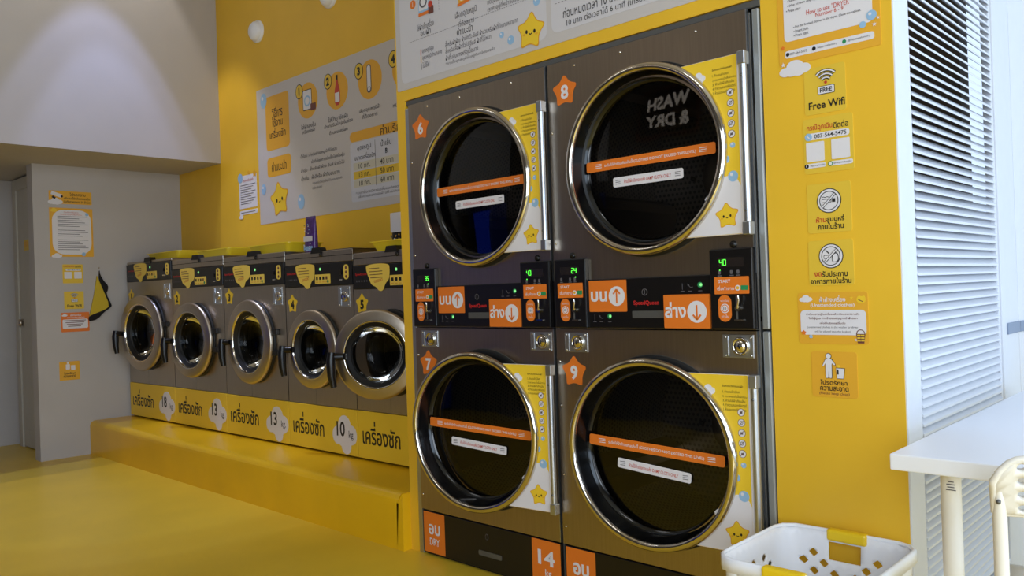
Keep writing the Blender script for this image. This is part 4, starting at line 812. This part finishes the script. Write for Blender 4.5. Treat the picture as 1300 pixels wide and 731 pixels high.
# ------------------------------------------------------------------ louvred folding shutters
def shutter(root, L, z1, pitch, slats=True, y_in=0.135, y_out=.985):
    # local: x along the leaf, front face at y=0 looking to -y
    m = MB().box(0, y_in-.02, 0, .035, .02, z1, WPAINT, .003).box(y_in-.02, y_in, .006, .035, .02, z1, WPAINT, .004).box(y_out, y_out+.02, .006, .035, .02, z1, WPAINT, .004).box(y_out+.02, L, 0, .035, .02, z1, WPAINT, .003).box(y_in-.02, y_out+.02, 0, .035, .02, .12, WPAINT, .003).box(y_in-.02, y_out+.02, 0, .035, z1-.1, z1, WPAINT, .003)
    m.build('frame', root)
    m = MB(); z = .13
    while z < z1-.11:
        m.add([(x, yy, zz) for x in (y_in-.001, y_out+.001) for yy, zz in ((.003, z+.000), (.003, z+.007), (.034, z+.034), (.034, z+.027))], [(0, 1, 2, 3), (7, 6, 5, 4), (0, 4, 5, 1), (1, 5, 6, 2), (2, 6, 7, 3), (3, 7, 4, 0)], WPAINT); z += pitch
    m.build('slats', root)
root = tag(empty('louvered_shutter', (2.005, 0.002, 0), R(90)), 'white louvered folding shutter behind the table, next to the yellow pillar', 'shutter')
shutter(root, 1.235, 2.9, .0262)
MB().box(1.06, 1.232, -.006, .0, .905, .945, HINGE, .001).build('hinge', root)
root2 = tag(empty('louvered_shutter', (2.005, 1.242, 0), R(78)), 'second white shutter leaf hinged to the louvered one at the right edge', 'shutter')
shutter(root2, 1.1, 2.9, .0262, y_in=.22, y_out=.95)
MB().box(.0, .10, -.006, .0, .905, .945, HINGE, .001).build('hinge', root2)

# ------------------------------------------------------------------ table
root = tag(empty('table', (2.6, .25, 0)), 'white rectangular table in front of the louvered shutter', 'table')
def T(mb, n): mb.o = (2.6, .25, 0); mb.build(n, root)
T(MB().box(2.085, 3.3, -.375, 1.05, .694, .73, WPLAS, .003), 'tabletop')
for lx, ly in ((2.185, -.29), (3.22, -.29), (2.185, .95), (3.22, .95)):
    m = MB(); m.tube([(lx, ly, 0), (lx, ly, .694)], .021, CREAM, 20); m.tube([(lx, ly, .685), (lx, ly, .694)], .035, CREAM, 20)
    if lx < 3 and ly < 0:
        for j, wd in enumerate((.012, .018, .014, .02)): m.box(lx-wd/2+.006, lx+wd/2+.006, ly-.0222, ly-.0215, .668-.006*j, .670-.006*j, PGREY)
    T(m, 'leg')

# ------------------------------------------------------------------ chair
root = tag(empty('plastic_chair', (2.325, -.535, 0), R(10)), 'cream plastic chair with round holes in its back, pulled up to the table', 'chair')
cw = .40
def holed_sheet(mapf, nu, nv, isin, rx, skip=()):
    """grid of cells, each open cell keeps a rounded hole"""
    V = []; F = []; idx = {}
    def vid(u, v):
        k = (round(u, 5), round(v, 5))
        if k not in idx: idx[k] = len(V); V.append(mapf(u, v))
        return idx[k]
    for i in range(nu):
        for j in range(nv):
            if (i, j) in skip: continue
            u0, u1, v0, v1 = i/nu, (i+1)/nu, j/nv, (j+1)/nv; uc, vc = (u0+u1)/2, (v0+v1)/2
            out = [(u0, v0), (uc, v0), (u1, v0), (u1, vc), (u1, v1), (uc, v1), (u0, v1), (u0, vc)]
            if not isin(i, j): F.append(tuple(vid(*p) for p in out)); continue
            inn = []
            for q in range(16):
                a = R(225+22.5*q); c, s_ = math.cos(a), math.sin(a); k = rx(c, s_); inn.append((uc+c*k/nu, vc+s_*k/nv))
            outm = []
            for q in range(8): outm.append(out[q])
            iv = [vid(*p) for p in inn]; ov = [vid(*p) for p in outm]
            for q in range(8):
                F.append((ov[q], ov[(q+1) % 8], iv[(2*q+2) % 16], iv[2*q+1], iv[2*q]))
    return V, F
def thick(o, t, bev=0.):
    md = o.modifiers.new('shell', 'SOLIDIFY'); md.thickness = t; md.offset = 0
    return o
def back_map(u, v):
    x = .004+u*(cw-.008); z = .675+v*.108
    bow = .018*math.cos((u-.5)*math.pi)
    e = 0
    if v > .3: e = max(0, abs(u-.5)-.36)/.14; z -= (e**2.4)*.045*(v-.3)/.7
    return (x, -.004+bow-.028*(v), z)
V, F = holed_sheet(back_map, 13, 4, lambda i, j: 1 <= i <= 11, lambda c, s_: .27)
mb = MB(); mb.add(V, F, CREAM, True); thick(mb.build('backrest', root), .013)
m = MB(); P = [back_map(u/30, 1) for u in range(31)]; m.tube([back_map(0, 0)]+[back_map(0, v/5) for v in range(1, 5)]+P+[back_map(1, v/5) for v in range(4, -1, -1)], .0068, CREAM, 10)
P = [back_map(u/20, 0) for u in range(21)]; m.tube(P, .0065, CREAM, 8); m.build('backrest_rim', root)
m = MB(); m.lathe([(0, -.03), (.004, -.029), (.004, -.015)], .012, .70, GREYM, 10); m.build('screw', root)
for lx in (.012, cw-.012):
    m = MB(); m.tube([(lx, -.022, .755), (lx, -.014, .71), (lx, -.004, .665), (lx, .002, .45), (lx, -.03, .0)], [.006, .0085, .0125, .0135, .011], CREAM, 12); m.build('leg', root)
    m = MB(); m.tube([(lx, .40, .435), (lx, .43, .0)], [.0135, .011], CREAM, 12); m.build('leg', root)
m = MB(); P = []
V = []; F = []
for j in range(9):
    for i in range(9):
        u, v = i/8-.5, j/8; V.append((cw/2+u*(cw-.0), .01+v*.42, .452-.014*math.cos(u*math.pi)*math.sin(v*math.pi)-.02*max(0, v-.85)/.15*.5))
for j in range(8):
    for i in range(8): F.append((j*9+i, j*9+i+1, (j+1)*9+i+1, (j+1)*9+i))
m.add(V, F, WPLAS, True); thick(m.build('seat', root), .012)
m = MB().tube([(.012, .002, .435), (.012, .40, .435), (cw-.012, .40, .435), (cw-.012, .002, .435)], .011, CREAM, 10); m.build('seat_frame', root)

# ------------------------------------------------------------------ laundry basket
bx0, bx1, by0, by1, bzt = 1.668, 2.035, -.425, -.045, .43
bxc, byc = (bx0+bx1)/2, (by0+by1)/2
root = tag(empty('laundry_basket', (bxc, byc, 0)), 'white plastic laundry basket with yellow handles against the yellow pillar', 'basket')
def ring_pt(t, z):
    # t in [0,4): four sides with rounded corners; the tub narrows downwards
    s = .80+.20*(z/bzt); a, b, rc = (bx1-bx0)/2*s, (by1-by0)/2*s, .055*s
    k = int(t) % 4; f = t-int(t)
    # walk a rounded rectangle by arclength-ish parametrisation
    fl = .78
    cs = [(-a, -b, 1, 0), (a, -b, 0, 1), (a, b, -1, 0), (-a, b, 0, -1)][k]
    L = 2*(a if k % 2 == 0 else b)
    ex, ey = cs[2], cs[3]; nx, ny = -ey, ex   # inward normal
    if f < fl:
        q = rc+(L-2*rc)*f/fl; return (cs[0]+ex*q, cs[1]+ey*q, z)
    an = R(90)*(f-fl)/(1-fl); cx_, cy_ = cs[0]+ex*(L-rc)+nx*rc, cs[1]+ey*(L-rc)+ny*rc
    return (cx_+rc*(ex*math.sin(an)-nx*math.cos(an)), cy_+rc*(ey*math.sin(an)-ny*math.cos(an)), z)
NU = 44
def bmap(u, v): return ring_pt((u*4) % 4, .03+v*(bzt-.03-.005))
def bhole(i, j):
    s = i % 11; sl = i//11 in (0, 2) and 3 <= s <= 5
    return 0 <= s <= 8 and 3 <= j <= (11 if sl else 13) and (i+j) % 2 == 0 and not (j == 13 and (s < 1 or s > 7))
dia = lambda c, s_: .47/(abs(c)+abs(s_))**.8
def bhole2(i, j): return bhole(i, j)
# open the grip slots: cells left out above the holes in the two long sides
slot = set((i, j) for i in range(NU) for j in (13, 14) if i//11 in (0, 2) and 3 <= i % 11 <= 5)
V, F = holed_sheet(bmap, NU, 16, bhole, dia, slot)
mb = MB(); mb.add(V, F, WPLAS, True); thick(mb.build('tub', root), .0045)
m = MB()
def rimrow(off, z): return [((lambda p: (p[0]*(1+off), p[1]*(1+off), z))(ring_pt(4*i/NU, bzt))) for i in range(NU)]
rows = [rimrow(-.004, bzt-.006), rimrow(-.002, bzt), rimrow(.012, bzt+.003), rimrow(.036, bzt), rimrow(.040, bzt-.03), rimrow(.036, bzt-.03), rimrow(.032, bzt-.005)]
V = [p for rw in rows for p in rw]; F = []
for k in range(len(rows)-1):
    for i in range(NU):
        c = V[k*NU+i]; j = (i+1) % NU; c2 = V[k*NU+j]
        F.append((k*NU+i, k*NU+j, (k+1)*NU+j, (k+1)*NU+i))
m.add(V, F, WPLAS, True); thick(m.build('rim', root), .002)
base = [ring_pt(4*i/NU, .03) for i in range(NU)]; m = MB().add(base, [tuple(range(NU))], WPLAS); thick(m.build('bottom', root), .004)
m = MB()
for sx in (-1, 1):
    for sy in (-1, 1): m.box(sx*.11-.02, sx*.11+.02, sy*.11-.02, sy*.11+.02, 0, .03, WPLAS, .004)
m.split('foot', root)
for sy in (-1, 1):
    m = MB().box(-.054, .054, sy*.192-.014, sy*.192+.014, bzt-.026, bzt+.006, HANDY, .007); m.build('handle', root)

# ceiling fittings (the lamps' own bodies)
for x in (1.6, -1.6):
    root = tag(empty('ceiling_light', (x, -2.3, H)), 'long ceiling light over the %s part of the room' % ('right' if x > 0 else 'left'), 'ceiling light', 'ceiling lights')
    MB().box(-.65, .65, -.08, .08, -.025, 0, WPLAS, .004).build('housing', root)
for dx, dy, lb in ((-2.62, -.145, 'round ceiling downlight that throws the arc of light on the upper white wall'), (-2.96, -.14, 'round ceiling downlight tight against the upper white wall')):
    root = tag(empty('downlight', (dx, dy, H)), lb, 'downlight', 'ceiling downlights')
    m = MB(); V = []; n = 28
    for rr_, zz in ((.10, 0), (.10, -.012), (.075, -.012), (.07, -.002)):
        for i in range(n): V.append((rr_*math.cos(2*math.pi*i/n), rr_*math.sin(2*math.pi*i/n), zz))
    m.add(V, [(k*n+i, k*n+(i+1) % n, (k+1)*n+(i+1) % n, (k+1)*n+i) for k in range(3) for i in range(n)], WPLAS, True); m.build('bezel', root)

# ------------------------------------------------------------------ things behind the camera that the glass doors mirror
SBLUE = mat('backlit_blue_panel', (20, 60, 190), .3, emit=(20, 70, 255), estr=.5)
LETW = mat('backlit_letters', (240, 236, 230), .4, emit=(255, 240, 225), estr=1.3)
root = tag(empty('vending_machine', (-3.62, -4.2, 0), R(180)), 'blue vending machine mirrored in the glass of dryer door 6', 'vending machine')
MB().box(-.42, .42, -.36, .36, .04, 1.95, mat('blue_cabinet', (24, 50, 140), .35), .02).build('cabinet', root)
MB().box(-.38, .16, -.372, -.36, .75, 1.85, SBLUE, .003).build('front_panel', root)
MB().box(.2, .36, -.372, -.36, .95, 1.5, BLACK, .003).build('control_panel', root)
MB().box(-.3, .12, -.375, -.36, .25, .5, BLACK, .004).build('delivery_flap', root)
for fx in (-.36, .36):
    for fy in (-.3, .3): MB().box(fx-.03, fx+.03, fy-.03, fy+.03, 0, .045, BLACK).build('foot', root)
root = tag(empty('wall_sign', (-1.42, -4.6, 3.2), R(180)), 'brown rounded shop sign mirrored in the glass of dryer door 8', 'sign')
m = MB(); m.prism(rr(-.72, .72, -.50, .50, .1), -.05, 0, PBROWN); m.build('frame', root)
m = MB(); m.prism(rr(-.66, .66, -.44, .44, .08), -.056, -.05, mat('dark_sign_face', (40, 26, 24), .5)); m.build('face', root)
MB().text('WASH', 0, .19, -.058, LETW, h=.27, bold=.04).build('lettering', root); MB().text('& DRY', 0, -.19, -.058, LETW, h=.27, bold=.04).build('lettering', root)
